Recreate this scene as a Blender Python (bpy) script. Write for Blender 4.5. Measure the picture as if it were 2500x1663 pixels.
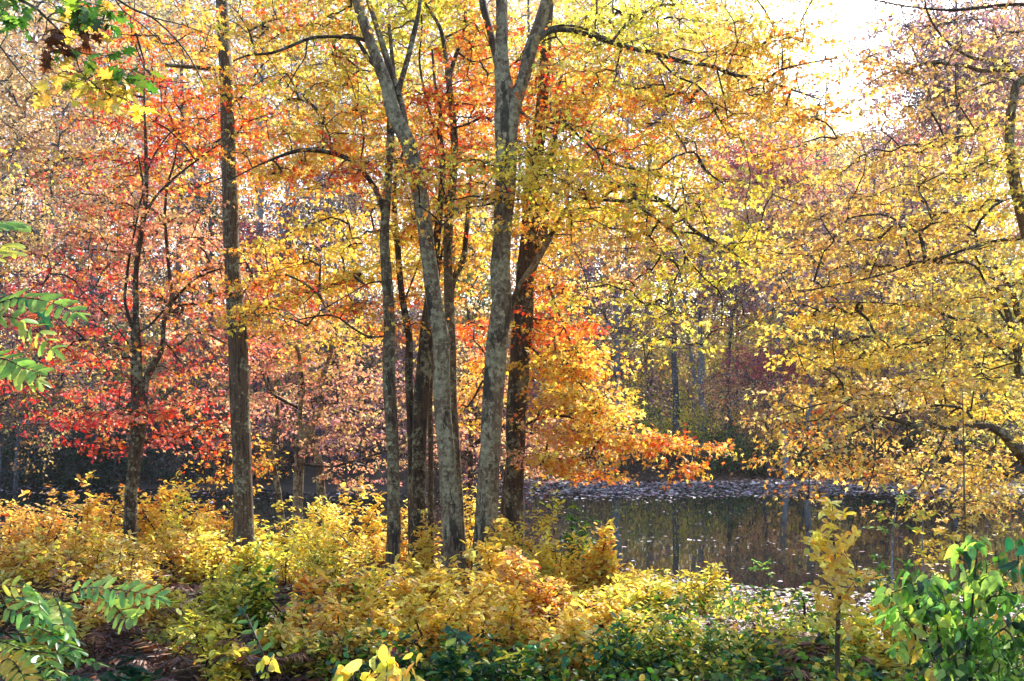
import bpy, math, random
import numpy as np
from math import radians as RAD

for o in list(bpy.data.objects): bpy.data.objects.remove(o)
sc = bpy.context.scene
C = sc.collection

# ------------------------------------------------------------------ camera
FP = 2500 * 35.0 / 36.0          # focal length in photo pixels
HZ = 1010.0                      # horizon row in the photo
CAMZ = 2.0
cam = bpy.data.cameras.new('camera'); camo = bpy.data.objects.new('camera', cam); C.objects.link(camo)
cam.lens = 35.0; cam.sensor_width = 36.0; cam.sensor_fit = 'HORIZONTAL'
cam.shift_y = (HZ - 831.5) / 2500.0
cam.clip_start = 0.05; cam.clip_end = 3000
camo.location = (0, 0, CAMZ); camo.rotation_euler = (RAD(90), 0, 0)
sc.camera = camo

# ------------------------------------------------------------------ light
SUN_EL, SUN_AZ = 37.0, 26.0      # azimuth: degrees to the right of straight ahead
w = bpy.data.worlds.new('World'); sc.world = w; w.use_nodes = True
nt = w.node_tree; nt.nodes.clear()
sky = nt.nodes.new('ShaderNodeTexSky'); sky.sky_type = 'NISHITA'; sky.sun_disc = False
sky.sun_elevation = RAD(SUN_EL); sky.sun_rotation = RAD(SUN_AZ)
sky.air_density = 1.2; sky.dust_density = 1.2; sky.ozone_density = 1.0
bg = nt.nodes.new('ShaderNodeBackground'); bg.inputs['Strength'].default_value = 0.15
wo = nt.nodes.new('ShaderNodeOutputWorld')
nt.links.new(sky.outputs[0], bg.inputs[0]); nt.links.new(bg.outputs[0], wo.inputs[0])
sl = bpy.data.lights.new('sun', 'SUN'); sl.energy = 5.0; sl.angle = RAD(0.6); sl.color = (1.0, 0.93, 0.82)
so = bpy.data.objects.new('sun', sl); C.objects.link(so)
so.location = (30, 60, 50)
so.rotation_euler = (RAD(90 - SUN_EL), 0, RAD(180 - SUN_AZ))
vs = sc.view_settings
vs.view_transform = 'Standard'; vs.look = 'None'; vs.exposure = 1.45; vs.gamma = 1.0; vs.use_curve_mapping = False
sc.cycles.max_bounces = 10; sc.cycles.diffuse_bounces = 5; sc.cycles.glossy_bounces = 3
sc.cycles.transmission_bounces = 6; sc.cycles.volume_bounces = 1
sc.cycles.sample_clamp_indirect = 6.0; sc.cycles.caustics_reflective = False; sc.cycles.caustics_refractive = False
sc.cycles.use_denoising = True

# ------------------------------------------------------------------ helpers
rng = np.random.default_rng(11)

def lin(c):
    c = np.asarray(c, float)
    return np.where(c <= 0.04045, c / 12.92, ((c + 0.055) / 1.055) ** 2.4)

def P(px, py, Y):
    return np.array([(px - 1250.0) / FP * Y, Y, CAMZ + (HZ - py) / FP * Y])

def nrm(v):
    return v / np.maximum(np.linalg.norm(v, axis=-1, keepdims=True), 1e-9)

def sstep(a, b, x):
    t = np.clip((x - a) / (b - a), 0, 1); return t * t * (3 - 2 * t)

def vnoise(x, y, s, seed=0):      # cheap smooth 2-D noise built from sines
    r = np.random.default_rng(seed); out = 0
    for k in range(6):
        a = r.uniform(0, 6.28); f = (0.6 + 0.35 * k) / s; ph = r.uniform(0, 6.28)
        out = out + np.sin((x * math.cos(a) + y * math.sin(a)) * f * 6.28 + ph) / (1 + 0.5 * k)
    return out / 3.0

WATER = -1.0
def shore(x):
    return np.interp(x, [-40, -15, -8, -2, 1, 3, 5, 9, 30], [24, 20.5, 19.5, 18.0, 16.5, 14.6, 13.4, 12.8, 12.0])
def ground(x, y):
    x = np.asarray(x, float); y = np.asarray(y, float)
    d = shore(x) - y
    W = np.interp(x, [0, 4], [5.0, 7.5])
    near = -1.06 + 1.06 * sstep(0, 1, d / W) - 0.7 * sstep(0, 5, -d)
    fs = 45.6 + 1.2 * np.sin(x * 0.21) + 0.8 * np.sin(x * 0.53 + 1) + .5 * np.sin(x * 1.7) - 4.5 * sstep(2, -6, x) + 2.5 * sstep(-13, -18, x)
    far = (y - fs)
    fz = -1.9 + 1.0 * sstep(-9, 0, far) + 0.85 * sstep(0, 3, far) + 0.17 * np.maximum(far - 2, 0) * sstep(0, 30, 130 - y) + 3.0 * sstep(130, 200, y)
    z = np.where(y > 32, fz, near)
    z = z + 0.05 * vnoise(x, y, 3.1, 3) * sstep(-1, 2, np.where(y > 32, far, d)) + 0.25 * vnoise(x, y, 14, 5) * sstep(2, 14, far)
    return z

def empty(name, loc, label=None, cat=None, group=None, kind=None):
    o = bpy.data.objects.new(name, None); C.objects.link(o); o.location = tuple(float(v) for v in loc)
    o.empty_display_size = 0.2
    tag(o, label, cat, group, kind); return o
def tag(o, label=None, cat=None, group=None, kind=None):
    if label: o['label'] = label
    if cat: o['category'] = cat
    if group: o['group'] = group
    if kind: o['kind'] = kind
    return o

def mesh(name, verts, faces_flat, face_sizes, mat, parent=None, col=None, smooth=False):
    me = bpy.data.meshes.new(name)
    n = len(verts); me.vertices.add(n)
    v = np.asarray(verts, np.float32)
    if parent is not None: v = v - np.array(parent.location, np.float32)
    me.vertices.foreach_set('co', v.ravel())
    me.loops.add(len(faces_flat)); me.loops.foreach_set('vertex_index', np.asarray(faces_flat, np.int32))
    sizes = np.asarray(face_sizes, np.int32)
    me.polygons.add(len(sizes))
    ls = np.zeros(len(sizes), np.int32); ls[1:] = np.cumsum(sizes)[:-1]
    me.polygons.foreach_set('loop_start', ls)
    me.update(calc_edges=True)
    if smooth: me.polygons.foreach_set('use_smooth', np.ones(len(sizes), bool))
    if col is not None:
        a = me.color_attributes.new('Col', 'FLOAT_COLOR', 'POINT')
        c4 = np.ones((n, 4), np.float32); c4[:, :3] = col
        a.data.foreach_set('color', c4.ravel())
    me.materials.append(mat)
    o = bpy.data.objects.new(name, me); C.objects.link(o)
    if parent is not None: o.parent = parent
    return o

# ---- leaf templates: x across, y along, z up
def tmpl(verts, faces): return (np.array(verts, float), faces)
T_MAPLE = tmpl([(0,0,0),(.26,-.06,-.06),(.16,.2,0),(.52,.42,-.14),(.17,.48,.02),(0,1,-.18),(-.17,.48,.02),(-.52,.42,-.14),(-.16,.2,0),(-.26,-.06,-.06)],
               [(0,1,2),(0,2,3,4),(0,4,5,6),(0,6,7,8),(0,8,9)])
T_OVAL = tmpl([(0,0,0),(.15,.2,.04),(.25,.55,.06),(.15,.85,.02),(0,1,-.06),(-.15,.85,.02),(-.25,.55,.06),(-.15,.2,.04),(0,.5,0)],
              [(0,1,2,8),(8,2,3,4),(0,8,6,7),(8,4,5,6)])
T_WIDE = tmpl([(0,0,0),(.2,.12,.03),(.32,.38,.05),(.27,.66,.02),(.1,.9,-.05),(0,1.05,-.14),(-.1,.9,-.05),(-.27,.66,.02),(-.32,.38,.05),(-.2,.12,.03),(0,.33,0),(0,.7,-.02)],
              [(0,1,2,10),(10,2,3,11),(11,3,4,5),(0,10,8,9),(10,11,7,8),(11,5,6,7)])
T_OAK = tmpl([(0,0,0),(.12,.12,0),(.42,.2,-.04),(.16,.32,0),(.5,.5,-.06),(.17,.56,0),(.34,.82,-.05),(.1,.8,0),(0,1.05,-.1),
              (-.1,.8,0),(-.34,.82,-.05),(-.17,.56,0),(-.5,.5,-.06),(-.16,.32,0),(-.42,.2,-.04),(-.12,.12,0),(0,.5,.02)],
             [(0,1,16),(1,2,3,16),(3,4,5,16),(5,6,7,16),(7,8,9,16),(9,10,11,16),(11,12,13,16),(13,14,15,16),(15,0,16)])
T_QUAD = tmpl([(0,0,0),(.34,.45,.05),(0,1,-.05),(-.34,.45,.05)], [(0,1,2,3)])
T_TRI2 = tmpl([(0,0,0),(.4,.35,.0),(0,1,-.1),(-.4,.35,.0)], [(0,1,2),(0,2,3)])

class Leaves:
    def __init__(s): s.c=[]; s.d=[]; s.n=[]; s.z=[]; s.k=[]; s.curl=[]
    def add(s, c, d, n, size, col, curl=None):
        m = len(c); s.c.append(c); s.d.append(d); s.n.append(n)
        s.z.append(np.broadcast_to(size, (m,)).astype(float)); s.k.append(np.broadcast_to(col, (m, 3)))
        s.curl.append(rng.normal(1.0, .8, m) if curl is None else np.broadcast_to(curl, (m,)).astype(float))
    def count(s): return sum(len(a) for a in s.c)
    def build(s, name, T, mat, parent=None):
        if not s.c: return None
        c = np.concatenate(s.c); d = nrm(np.concatenate(s.d)); n = np.concatenate(s.n)
        n = nrm(n - (n * d).sum(1, keepdims=True) * d); a = np.cross(d, n)
        z = np.concatenate(s.z)[:, None, None]; k = np.concatenate(s.k); cu = np.concatenate(s.curl)[:, None, None]
        V, F = T; m = len(c)
        wv = rng.uniform(.8, 1.15, m)[:, None, None]
        verts = c[:, None, :] + z * (V[None, :, 0:1] * wv * a[:, None, :] + V[None, :, 1:2] * d[:, None, :] + V[None, :, 2:3] * cu * n[:, None, :])
        kv = len(V)
        flat = np.array([i for f in F for i in f]); sizes = np.array([len(f) for f in F])
        fl = (flat[None, :] + (np.arange(m) * kv)[:, None]).ravel()
        col = np.repeat(k, kv, axis=0)
        return mesh(name, verts.reshape(-1, 3), fl, np.tile(sizes, m), mat, parent, np.clip(col, 0.003, .95))

# ---- tubes
def catmull(pts, step):
    pts = np.asarray(pts, float)
    if len(pts) < 3:
        pts = np.array([pts[0], (pts[0] + pts[-1]) / 2, pts[-1]])
    ext = np.vstack([2 * pts[0] - pts[1], pts, 2 * pts[-1] - pts[-2]])
    out = []
    for i in range(1, len(ext) - 2):
        p0, p1, p2, p3 = ext[i-1], ext[i], ext[i+1], ext[i+2]
        n = max(2, int(np.linalg.norm((p2 - p1)[:3]) / step) + 1)
        t = np.linspace(0, 1, n, endpoint=False)[:, None]
        out.append(.5 * ((2*p1) + (-p0 + p2)*t + (2*p0 - 5*p1 + 4*p2 - p3)*t*t + (-p0 + 3*p1 - 3*p2 + p3)*t**3))
    out.append(pts[-1:]); return np.vstack(out)

class Tubes:
    def __init__(s): s.v=[]; s.f=[]; s.n=0
    def add(s, pts, rad, sides=5, rough=0.0, seed=None):
        pts = np.asarray(pts, float); rad = np.asarray(rad, float); m = len(pts)
        t = nrm(np.gradient(pts, axis=0))
        ref = np.array([0.0, 1.0, 0.0]) if abs(t[:, 1].mean()) < .8 else np.array([1.0, 0, 0])
        u = nrm(np.cross(t, ref)); v = np.cross(t, u)
        ang = np.linspace(0, 2*math.pi, sides, endpoint=False)
        R = rad[:, None] * np.ones(sides)[None]
        if rough:
            r = np.random.default_rng(seed if seed is not None else s.n)
            L = np.concatenate([[0], np.cumsum(np.linalg.norm(np.diff(pts, axis=0), axis=1))])
            for k in range(14):
                ka = r.integers(0, 5); kz = r.uniform(.6, 9); am = r.normal() * rough / (1 + kz * .22) 
                R = R * (1 + am * np.sin(ka * ang[None] + kz * L[:, None] + r.uniform(0, 6.28)))
            R = R * (1 + rough * .35 * r.normal(size=R.shape) * (rad[:, None] > .03))
        ring = pts[:, None, :] + R[:, :, None] * (np.cos(ang)[None, :, None] * u[:, None, :] + np.sin(ang)[None, :, None] * v[:, None, :])
        s.v.append(ring.reshape(-1, 3))
        i = np.arange(m - 1)[:, None] * sides; j = np.arange(sides)[None]; j2 = (j + 1) % sides
        q = np.stack([i + j, i + j2, i + sides + j2, i + sides + j], -1).reshape(-1, 4) + s.n
        s.f.append(q); s.n += m * sides
    def build(s, name, mat, parent=None, smooth=True):
        if not s.v: return None
        v = np.vstack(s.v); f = np.vstack(s.f)
        return mesh(name, v, f.ravel(), np.full(len(f), 4), mat, parent, None, smooth)

# ------------------------------------------------------------------ materials
def newmat(name):
    m = bpy.data.materials.new(name); m.use_nodes = True; m.node_tree.nodes.clear(); return m, m.node_tree
def leaf_mat(name, trans=.5, gloss=.06, rough=.45, sat=1.0):
    m, t = newmat(name); N = t.nodes; L = t.links
    at = N.new('ShaderNodeAttribute'); at.attribute_name = 'Col'
    tc = N.new('ShaderNodeTexCoord'); no = N.new('ShaderNodeTexNoise'); no.inputs['Scale'].default_value = 55; no.inputs['Detail'].default_value = 2
    L.new(tc.outputs['Object'], no.inputs['Vector'])
    mr = N.new('ShaderNodeMapRange'); mr.inputs[1].default_value = .3; mr.inputs[2].default_value = .7; mr.inputs[3].default_value = .78; mr.inputs[4].default_value = 1.15
    L.new(no.outputs[0], mr.inputs[0])
    hv = N.new('ShaderNodeHueSaturation'); L.new(at.outputs['Color'], hv.inputs['Color']); L.new(mr.outputs[0], hv.inputs['Value'])
    n2 = N.new('ShaderNodeTexNoise'); n2.inputs['Scale'].default_value = 34; n2.inputs['Detail'].default_value = 4; L.new(tc.outputs['Object'], n2.inputs['Vector'])
    bm = N.new('ShaderNodeMapRange'); bm.inputs[1].default_value = .61; bm.inputs[2].default_value = .66; bm.inputs[4].default_value = .55; L.new(n2.outputs[0], bm.inputs[0])
    bx = N.new('ShaderNodeMix'); bx.data_type = 'RGBA'; bx.inputs[7].default_value = (.22, .10, .035, 1); L.new(bm.outputs[0], bx.inputs[0]); L.new(hv.outputs[0], bx.inputs[6])
    hv = bx; hvo = bx.outputs[2]
    g = N.new('ShaderNodeGamma'); g.inputs[1].default_value = 1.12; L.new(hvo, g.inputs[0])
    df = N.new('ShaderNodeBsdfDiffuse'); L.new(hvo, df.inputs[0])
    tr = N.new('ShaderNodeBsdfTranslucent'); L.new(g.outputs[0], tr.inputs[0])
    mx = N.new('ShaderNodeMixShader'); mx.inputs[0].default_value = trans; L.new(df.outputs[0], mx.inputs[1]); L.new(tr.outputs[0], mx.inputs[2])
    gl = N.new('ShaderNodeBsdfGlossy'); gl.inputs['Roughness'].default_value = rough; gl.inputs[0].default_value = (.9, .95, 1, 1)
    mg = N.new('ShaderNodeMixShader'); mg.inputs[0].default_value = gloss; L.new(mx.outputs[0], mg.inputs[1]); L.new(gl.outputs[0], mg.inputs[2])
    o = N.new('ShaderNodeOutputMaterial'); L.new(mg.outputs[0], o.inputs[0]); return m

def bark_mat(name, c1, c2, lichen=.4, lc=(.42, .45, .40), zs=.18, scale=9.0, bump=.6, dark=.15):
    m, t = newmat(name); N = t.nodes; L = t.links
    tc = N.new('ShaderNodeTexCoord'); mp = N.new('ShaderNodeMapping'); mp.inputs['Scale'].default_value = (1, 1, zs)
    L.new(tc.outputs['Object'], mp.inputs[0])
    def noise(sc_, det, src, rgh=.6):
        n = N.new('ShaderNodeTexNoise'); n.inputs['Scale'].default_value = sc_; n.inputs['Detail'].default_value = det; n.inputs['Roughness'].default_value = rgh
        L.new(src, n.inputs['Vector']); return n.outputs[0]
    def ramp(src, a, b, ca, cb):
        r = N.new('ShaderNodeValToRGB'); L.new(src, r.inputs[0]); e = r.color_ramp.elements
        e[0].position = a; e[1].position = b; e[0].color = (*ca, 1); e[1].color = (*cb, 1); return r.outputs[0]
    def mix(f, a, b):
        x = N.new('ShaderNodeMix'); x.data_type = 'RGBA'
        if isinstance(f, float): x.inputs[0].default_value = f
        else: L.new(f, x.inputs[0])
        for s_, q in ((6, a), (7, b)):
            if isinstance(q, tuple): x.inputs[s_].default_value = (*q, 1)
            else: L.new(q, x.inputs[s_])
        return x.outputs[2]
    ridges = noise(scale * 4.2, 6, mp.outputs[0], .7)
    base = ramp(ridges, .36, .66, lin(c1), lin(c2))
    big = noise(scale * .42, 5, tc.outputs['Object'], .65)
    fine = noise(scale * 5, 4, tc.outputs['Object'], .7)
    # lichen mask: big patches broken up by fine noise
    ad = N.new('ShaderNodeMath'); ad.operation = 'MULTIPLY_ADD'; mid = noise(scale * 2.3, 7, tc.outputs['Object'], .72); L.new(mid, ad.inputs[0]); ad.inputs[1].default_value = 1.1; L.new(big, ad.inputs[2])
    th = 1.16 - .15 * lichen
    sc1 = N.new('ShaderNodeMath'); sc1.operation = 'MULTIPLY'; sc1.inputs[1].default_value = .8; L.new(ad.outputs[0], sc1.inputs[0])
    lm = ramp(sc1.outputs[0], th * .8, th * .8 + .02, (0, 0, 0), (1, 1, 1))
    lcol = ramp(noise(scale * 2.1, 3, tc.outputs['Object']), .35, .7, lin(np.array(lc) * .70), lin(np.array(lc) * 1.1))
    c = mix(lm, base, lcol)
    # dark damp streaks and moss-black blotches
    mp2 = N.new('ShaderNodeMapping'); mp2.inputs['Scale'].default_value = (1, 1, .32); mp2.inputs['Location'].default_value = (3.1, 1.7, .4); L.new(tc.outputs['Object'], mp2.inputs[0])
    dk = noise(scale * .6, 5, mp2.outputs[0], .65)
    dm = ramp(dk, .64 - .25 * dark, .655 - .25 * dark, (0, 0, 0), (1, 1, 1))
    dmf = N.new('ShaderNodeMath'); dmf.operation = 'MULTIPLY'; L.new(dm, dmf.inputs[0]); dmf.inputs[1].default_value = .8
    c = mix(dmf.outputs[0], c, (.022, .019, .017))
    p = N.new('ShaderNodeBsdfPrincipled'); L.new(c, p.inputs['Base Color']); p.inputs['Roughness'].default_value = .85
    p.inputs['Specular IOR Level'].default_value = .25
    b = N.new('ShaderNodeBump'); b.inputs['Strength'].default_value = bump; b.inputs['Distance'].default_value = .02
    L.new(ridges, b.inputs['Height'])
    b2 = N.new('ShaderNodeBump'); b2.inputs['Strength'].default_value = .35; b2.inputs['Distance'].default_value = .01
    L.new(fine, b2.inputs['Height']); L.new(b.outputs[0], b2.inputs['Normal']); L.new(b2.outputs[0], p.inputs['Normal'])
    o = N.new('ShaderNodeOutputMaterial'); L.new(p.outputs[0], o.inputs[0]); return m

M_LEAF = leaf_mat('leaf_thin', .62, .03)
M_LEAFG = leaf_mat('leaf_glossy', .55, .03, .4)
M_FAR = leaf_mat('leaf_far', .5, .03, .5)
M_LITTER = leaf_mat('leaf_dead', .15, .05, .5)
B_LICHEN = bark_mat('bark_lichened', (.26, .21, .17), (.50, .43, .36), .85, (.60, .57, .47), .30, 8, 1.0, .22)
B_LICHEN2 = bark_mat('bark_half_lichened', (.22, .18, .14), (.46, .39, .32), .5, (.58, .56, .45), .25, 8, 1.0, .26)
B_DARK = bark_mat('bark_dark', (.15, .115, .09), (.36, .29, .235), .36, (.52, .50, .40), .18, 8, .9, .22)
B_TALL = bark_mat('bark_furrowed', (.18, .135, .105), (.44, .36, .29), .26, (.56, .55, .45), .10, 11, 1.0, .08)
B_BRANCH = bark_mat('bark_branch', (.12, .095, .085), (.30, .25, .21), .25, (.46, .46, .40), .4, 8, .5, .25)
B_TWIG = bark_mat('bark_twig', (.12, .085, .075), (.24, .18, .15), .05, (.4, .4, .36), .6, 12, .2, .05)
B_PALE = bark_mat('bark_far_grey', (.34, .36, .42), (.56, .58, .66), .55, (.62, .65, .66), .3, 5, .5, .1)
B_FAR = bark_mat('bark_far_dark', (.16, .15, .17), (.33, .31, .34), .45, (.48, .50, .54), .3, 5, .5, .1)

# ------------------------------------------------------------------ palettes (sRGB albedo, weight)
PAL = dict(
 yel=[((.98,.80,.16),4),((.95,.70,.12),3),((.92,.85,.30),2),((.90,.58,.12),1)],
 yg=[((.86,.82,.16),4),((.74,.76,.16),3),((.95,.80,.16),3),((.60,.66,.16),1)],
 gold=[((.96,.74,.20),4),((.93,.66,.18),3),((.98,.84,.32),3),((.82,.54,.18),2)],
 brgold=[((.90,.66,.24),4),((.78,.52,.22),3),((.96,.78,.32),3),((.62,.40,.20),2)],
 org=[((.97,.58,.16),4),((.96,.70,.22),3),((.92,.42,.14),2),((.98,.80,.28),3)],
 redorg=[((.93,.32,.12),4),((.90,.22,.12),3),((.96,.50,.16),3),((.96,.66,.20),1)],
 red=[((.86,.14,.12),4),((.78,.10,.13),3),((.92,.28,.14),3),((.94,.46,.18),1)],
 redpink=[((.88,.30,.25),4),((.92,.46,.32),3),((.84,.22,.22),3),((.95,.62,.36),2),((.80,.40,.42),1)],
 pinkorg=[((.95,.56,.34),4),((.93,.46,.30),3),((.96,.70,.40),3),((.86,.46,.42),2)],
 orgpale=[((.96,.66,.32),4),((.97,.76,.38),3),((.92,.54,.30),2),((.86,.56,.44),1)],
 tan=[((.88,.68,.42),4),((.84,.60,.32),3),((.92,.78,.50),3),((.76,.50,.30),2),((.74,.60,.56),1)],
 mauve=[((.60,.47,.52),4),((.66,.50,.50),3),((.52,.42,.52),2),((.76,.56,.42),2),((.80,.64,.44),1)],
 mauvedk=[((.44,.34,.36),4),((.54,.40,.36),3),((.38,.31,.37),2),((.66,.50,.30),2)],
 crimson=[((.82,.30,.38),4),((.88,.42,.44),3),((.92,.56,.48),3),((.70,.24,.34),2)],
 paleyel=[((.97,.88,.48),4),((.95,.80,.40),3),((.98,.92,.62),2)],
 olive=[((.62,.62,.24),4),((.74,.68,.26),3),((.46,.52,.20),3),((.82,.70,.28),2)],
 green=[((.30,.50,.16),4),((.38,.58,.18),3),((.22,.40,.14),3),((.52,.62,.20),1)],
 dkgreen=[((.14,.26,.16),4),((.18,.32,.20),3),((.11,.20,.15),3),((.30,.38,.20),1)],
 teal=[((.16,.40,.26),4),((.22,.48,.30),3),((.13,.32,.22),3),((.40,.58,.28),1)],
 brightg=[((.42,.64,.14),4),((.54,.72,.16),3),((.30,.54,.16),3),((.70,.78,.24),1)],
 brown=[((.40,.22,.12),4),((.30,.17,.11),3),((.50,.29,.16),3),((.56,.38,.22),1)],
 litter=[((.36,.22,.17),4),((.28,.18,.16),3),((.46,.29,.21),3),((.50,.38,.34),1.2),((.60,.36,.17),1)],
 pondleaf=[((.66,.56,.60),4),((.58,.50,.56),3),((.72,.58,.58),3),((.82,.78,.80),3),((.60,.66,.62),1)],
)
LIGHTEN = .60; DARKP = ('litter', 'brown', 'dkgreen', 'pondleaf', 'mauvedk', 'green', 'teal', 'mauve', 'crimson', 'olive')
def palette(spec):
    if isinstance(spec, str): spec = {spec: 1}
    cols, ws = [], []
    for k, wt in spec.items():
        tot = sum(q for _, q in PAL[k])
        for c, q in PAL[k]: cols.append(lin(c) ** (1.0 if k in DARKP else .8 if k in ('red', 'redorg', 'redpink', 'org') else LIGHTEN)); ws.append(q / tot * wt)
    ws = np.array(ws); return np.array(cols), ws / ws.sum()
def pick(spec, n, jit=.13):
    c, ws = palette(spec); k = c[rng.choice(len(c), n, p=ws)]
    return np.clip(k * np.exp(rng.normal(0, jit, (n, 1))) * np.exp(rng.normal(0, jit * .35, (n, 3))), .004, .92)

# ------------------------------------------------------------------ growing crowns
class Skel:
    def __init__(s): s.p = np.zeros((60000, 3)); s.par = np.full(60000, -1); s.cap = np.full(60000, 1e9); s.n = 0; s.paths = []; s.lid = np.zeros(60000, int); s.cur = 0
    def node(s, p, par, cap=1e9):
        i = s.n; s.p[i] = p; s.par[i] = par; s.cap[i] = cap; s.lid[i] = s.lid[par] if par >= 0 else s.cur; s.n += 1; return i
    def limb(s, pts, rad, par=-1, lid=0):
        s.cur = lid
        for q, r in zip(pts, rad): par = s.node(q, par, r)
    def nodes_from(s, pts):  return s
def unit(n):
    v = rng.normal(size=(n, 3)); return nrm(v)

def grow(sk, targets, spacing=.22, bow=.10, root_from=0, updir=.35, jitter=.05):
    """connect every target to the nearest part of the skeleton with a curved twig"""
    base = sk.p[:sk.n].copy()
    d0 = np.array([np.min(((base - t) ** 2).sum(1)) for t in targets])
    nb = sk.n; sk.tlid = np.zeros(len(targets), int); sk.bid = {}; nbr = 0; sk.pbid = []
    for ti in np.argsort(d0):
        t = targets[ti]; q = sk.p[root_from:sk.n]; dv = t - q
        cost = np.sqrt((dv ** 2).sum(1)) + updir * np.maximum(0, -dv[:, 2])
        i = int(np.argmin(cost)) + root_from
        a = sk.p[i]; L = np.linalg.norm(t - a)
        m = max(2, int(L / spacing) + 1); s_ = np.linspace(0, 1, m + 1)[1:]
        side = rng.normal(0, 1, 3) * L * jitter
        hump = np.sin(s_ * math.pi)[:, None]; h2 = np.sin(s_ * 2 * math.pi)[:, None]
        pts = a + (t - a) * s_[:, None] + hump * (np.array([0, 0, bow * L]) + side) + h2 * rng.normal(0, 1, 3) * L * jitter * .5
        par = i; ids = [i]
        for k in range(m):
            par = sk.node(pts[k], par); ids.append(par)
        if i >= nb: bb = sk.bid[i]
        elif sk.lid[i] > 0: bb = -int(sk.lid[i])
        else: nbr += 1; bb = nbr
        for q in ids[1:]: sk.bid[q] = bb
        sk.paths.append(ids); sk.pbid.append(bb); sk.tlid[ti] = bb
    cnt = np.zeros(sk.n)
    for ids in sk.paths: cnt[ids[-1]] += 1
    for i in range(sk.n - 1, -1, -1):
        if sk.par[i] >= 0: cnt[sk.par[i]] += cnt[i]
    return cnt

def twig_mesh(sk, cnt, rmin=.004, k=.0042, ex=.42, sides=4, rmax=.05, split=0):
    TS = {0: Tubes()}
    for pi, ids in enumerate(sk.paths):
        T = TS.setdefault(sk.pbid[pi], Tubes()) if split else TS[0]
        r = np.minimum(rmin + k * np.maximum(cnt[ids], 1) ** ex - k, rmax)
        r[0] = min(r[0], r[1] * 1.25); r[-1] *= .7
        r = np.minimum(r, np.minimum(sk.cap[ids], 1e9) * .8 + 0)
        T.add(sk.p[ids], r, 6 if r.max() > .012 else sides)
    return TS if split else TS[0]

def spray(LV, T, cs, pal, nleaf, R, size, flat=.35, thick=.04, pj=.13, droop=.35, twl=True, coherent=.6, dirs=None, twr=.0025):
    """flat sprays of leaves round every twig end in cs"""
    m = len(cs)
    if m == 0: return
    cols, ws = palette(pal)
    tn = nrm(np.array([0, 0, 1.0]) + rng.normal(0, flat, (m, 3)))
    u = nrm(np.cross(tn, unit(m))); v = np.cross(tn, u)
    cm = cols[rng.choice(len(cols), m, p=ws)]
    Rm = R * rng.uniform(.65, 1.25, m)
    cnt = np.maximum(3, rng.poisson(nleaf, m)); idx = np.repeat(np.arange(m), cnt); N = len(idx)
    ang = rng.uniform(0, 6.283, N); rr = np.sqrt(rng.uniform(0.02, 1, N)) * Rm[idx]
    # bunch the leaves on a few rays, as twiglets do
    rays = 5; base = rng.uniform(0, 6.283, (m, rays)); ri = rng.integers(0, rays, N)
    ang = base[idx, ri] + rng.normal(0, .28, N)
    rad = np.cos(ang)[:, None] * u[idx] + np.sin(ang)[:, None] * v[idx]
    c = cs[idx] + rad * rr[:, None] + tn[idx] * rng.normal(0, thick, N)[:, None] - np.array([0, 0, 1.0]) * (rr ** 2 / (Rm[idx] + 1e-6) * droop)[:, None] * .5
    d = nrm(rad * .8 + unit(N) * .75 - np.array([0, 0, droop]))
    n = nrm(np.array([0, 0, 1.0]) + rng.normal(0, .75, (N, 3)))
    own = cols[rng.choice(len(cols), N, p=ws)]
    use = rng.random(N) < coherent
    k = np.where(use[:, None], cm[idx], own) * np.exp(rng.normal(0, pj, (N, 1))) * np.exp(rng.normal(0, pj * .3, (N, 3)))
    LV.add(c, d, n, size * rng.uniform(.65, 1.2, N), k)
    if twl and T is not None:
        for i in range(m):
            for j in range(rays):
                dd = math.cos(base[i, j]) * u[i] + math.sin(base[i, j]) * v[i]
                L = Rm[i] * rng.uniform(.6, 1.0)
                pts = cs[i] + dd * L * np.array([[0], [.5], [1]]) - np.array([0, 0, 1.0]) * np.array([[0], [.06], [.25]]) * L * droop
                (T[i] if isinstance(T, list) else T).add(pts, [twr, twr * .8, twr * .45], 3)

def ell(px, py, Y, rx, ry, rY, n, shell=.35):
    """n points in an ellipsoid given in photo pixels at distance Y"""
    c = P(px, py, Y); v = rng.normal(0, .58, (n, 3)); v = v / np.maximum(1, np.linalg.norm(v, axis=1, keepdims=True) / 1.35)
    return c + v * np.array([rx / FP * Y, rY, ry / FP * Y])

def trace(pts, Y0, Y1=None, step=.12):
    """photo-traced centreline (px, py, width px) -> points and radii in metres"""
    a = np.array(pts, float); Y1 = Y0 if Y1 is None else Y1
    L = np.concatenate([[0], np.cumsum(np.hypot(np.diff(a[:, 0]), np.diff(a[:, 1])))]); t = L / L[-1]
    Y = Y0 + (Y1 - Y0) * t
    p = np.array([[*P(x, y, q), w_ / 2 / FP * q] for (x, y, w_), q in zip(a, Y)])
    p = catmull(p, step); return p[:, :3], np.maximum(p[:, 3], .003)

def crown_root(px, py, Y): return P(px, py, Y)

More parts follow.
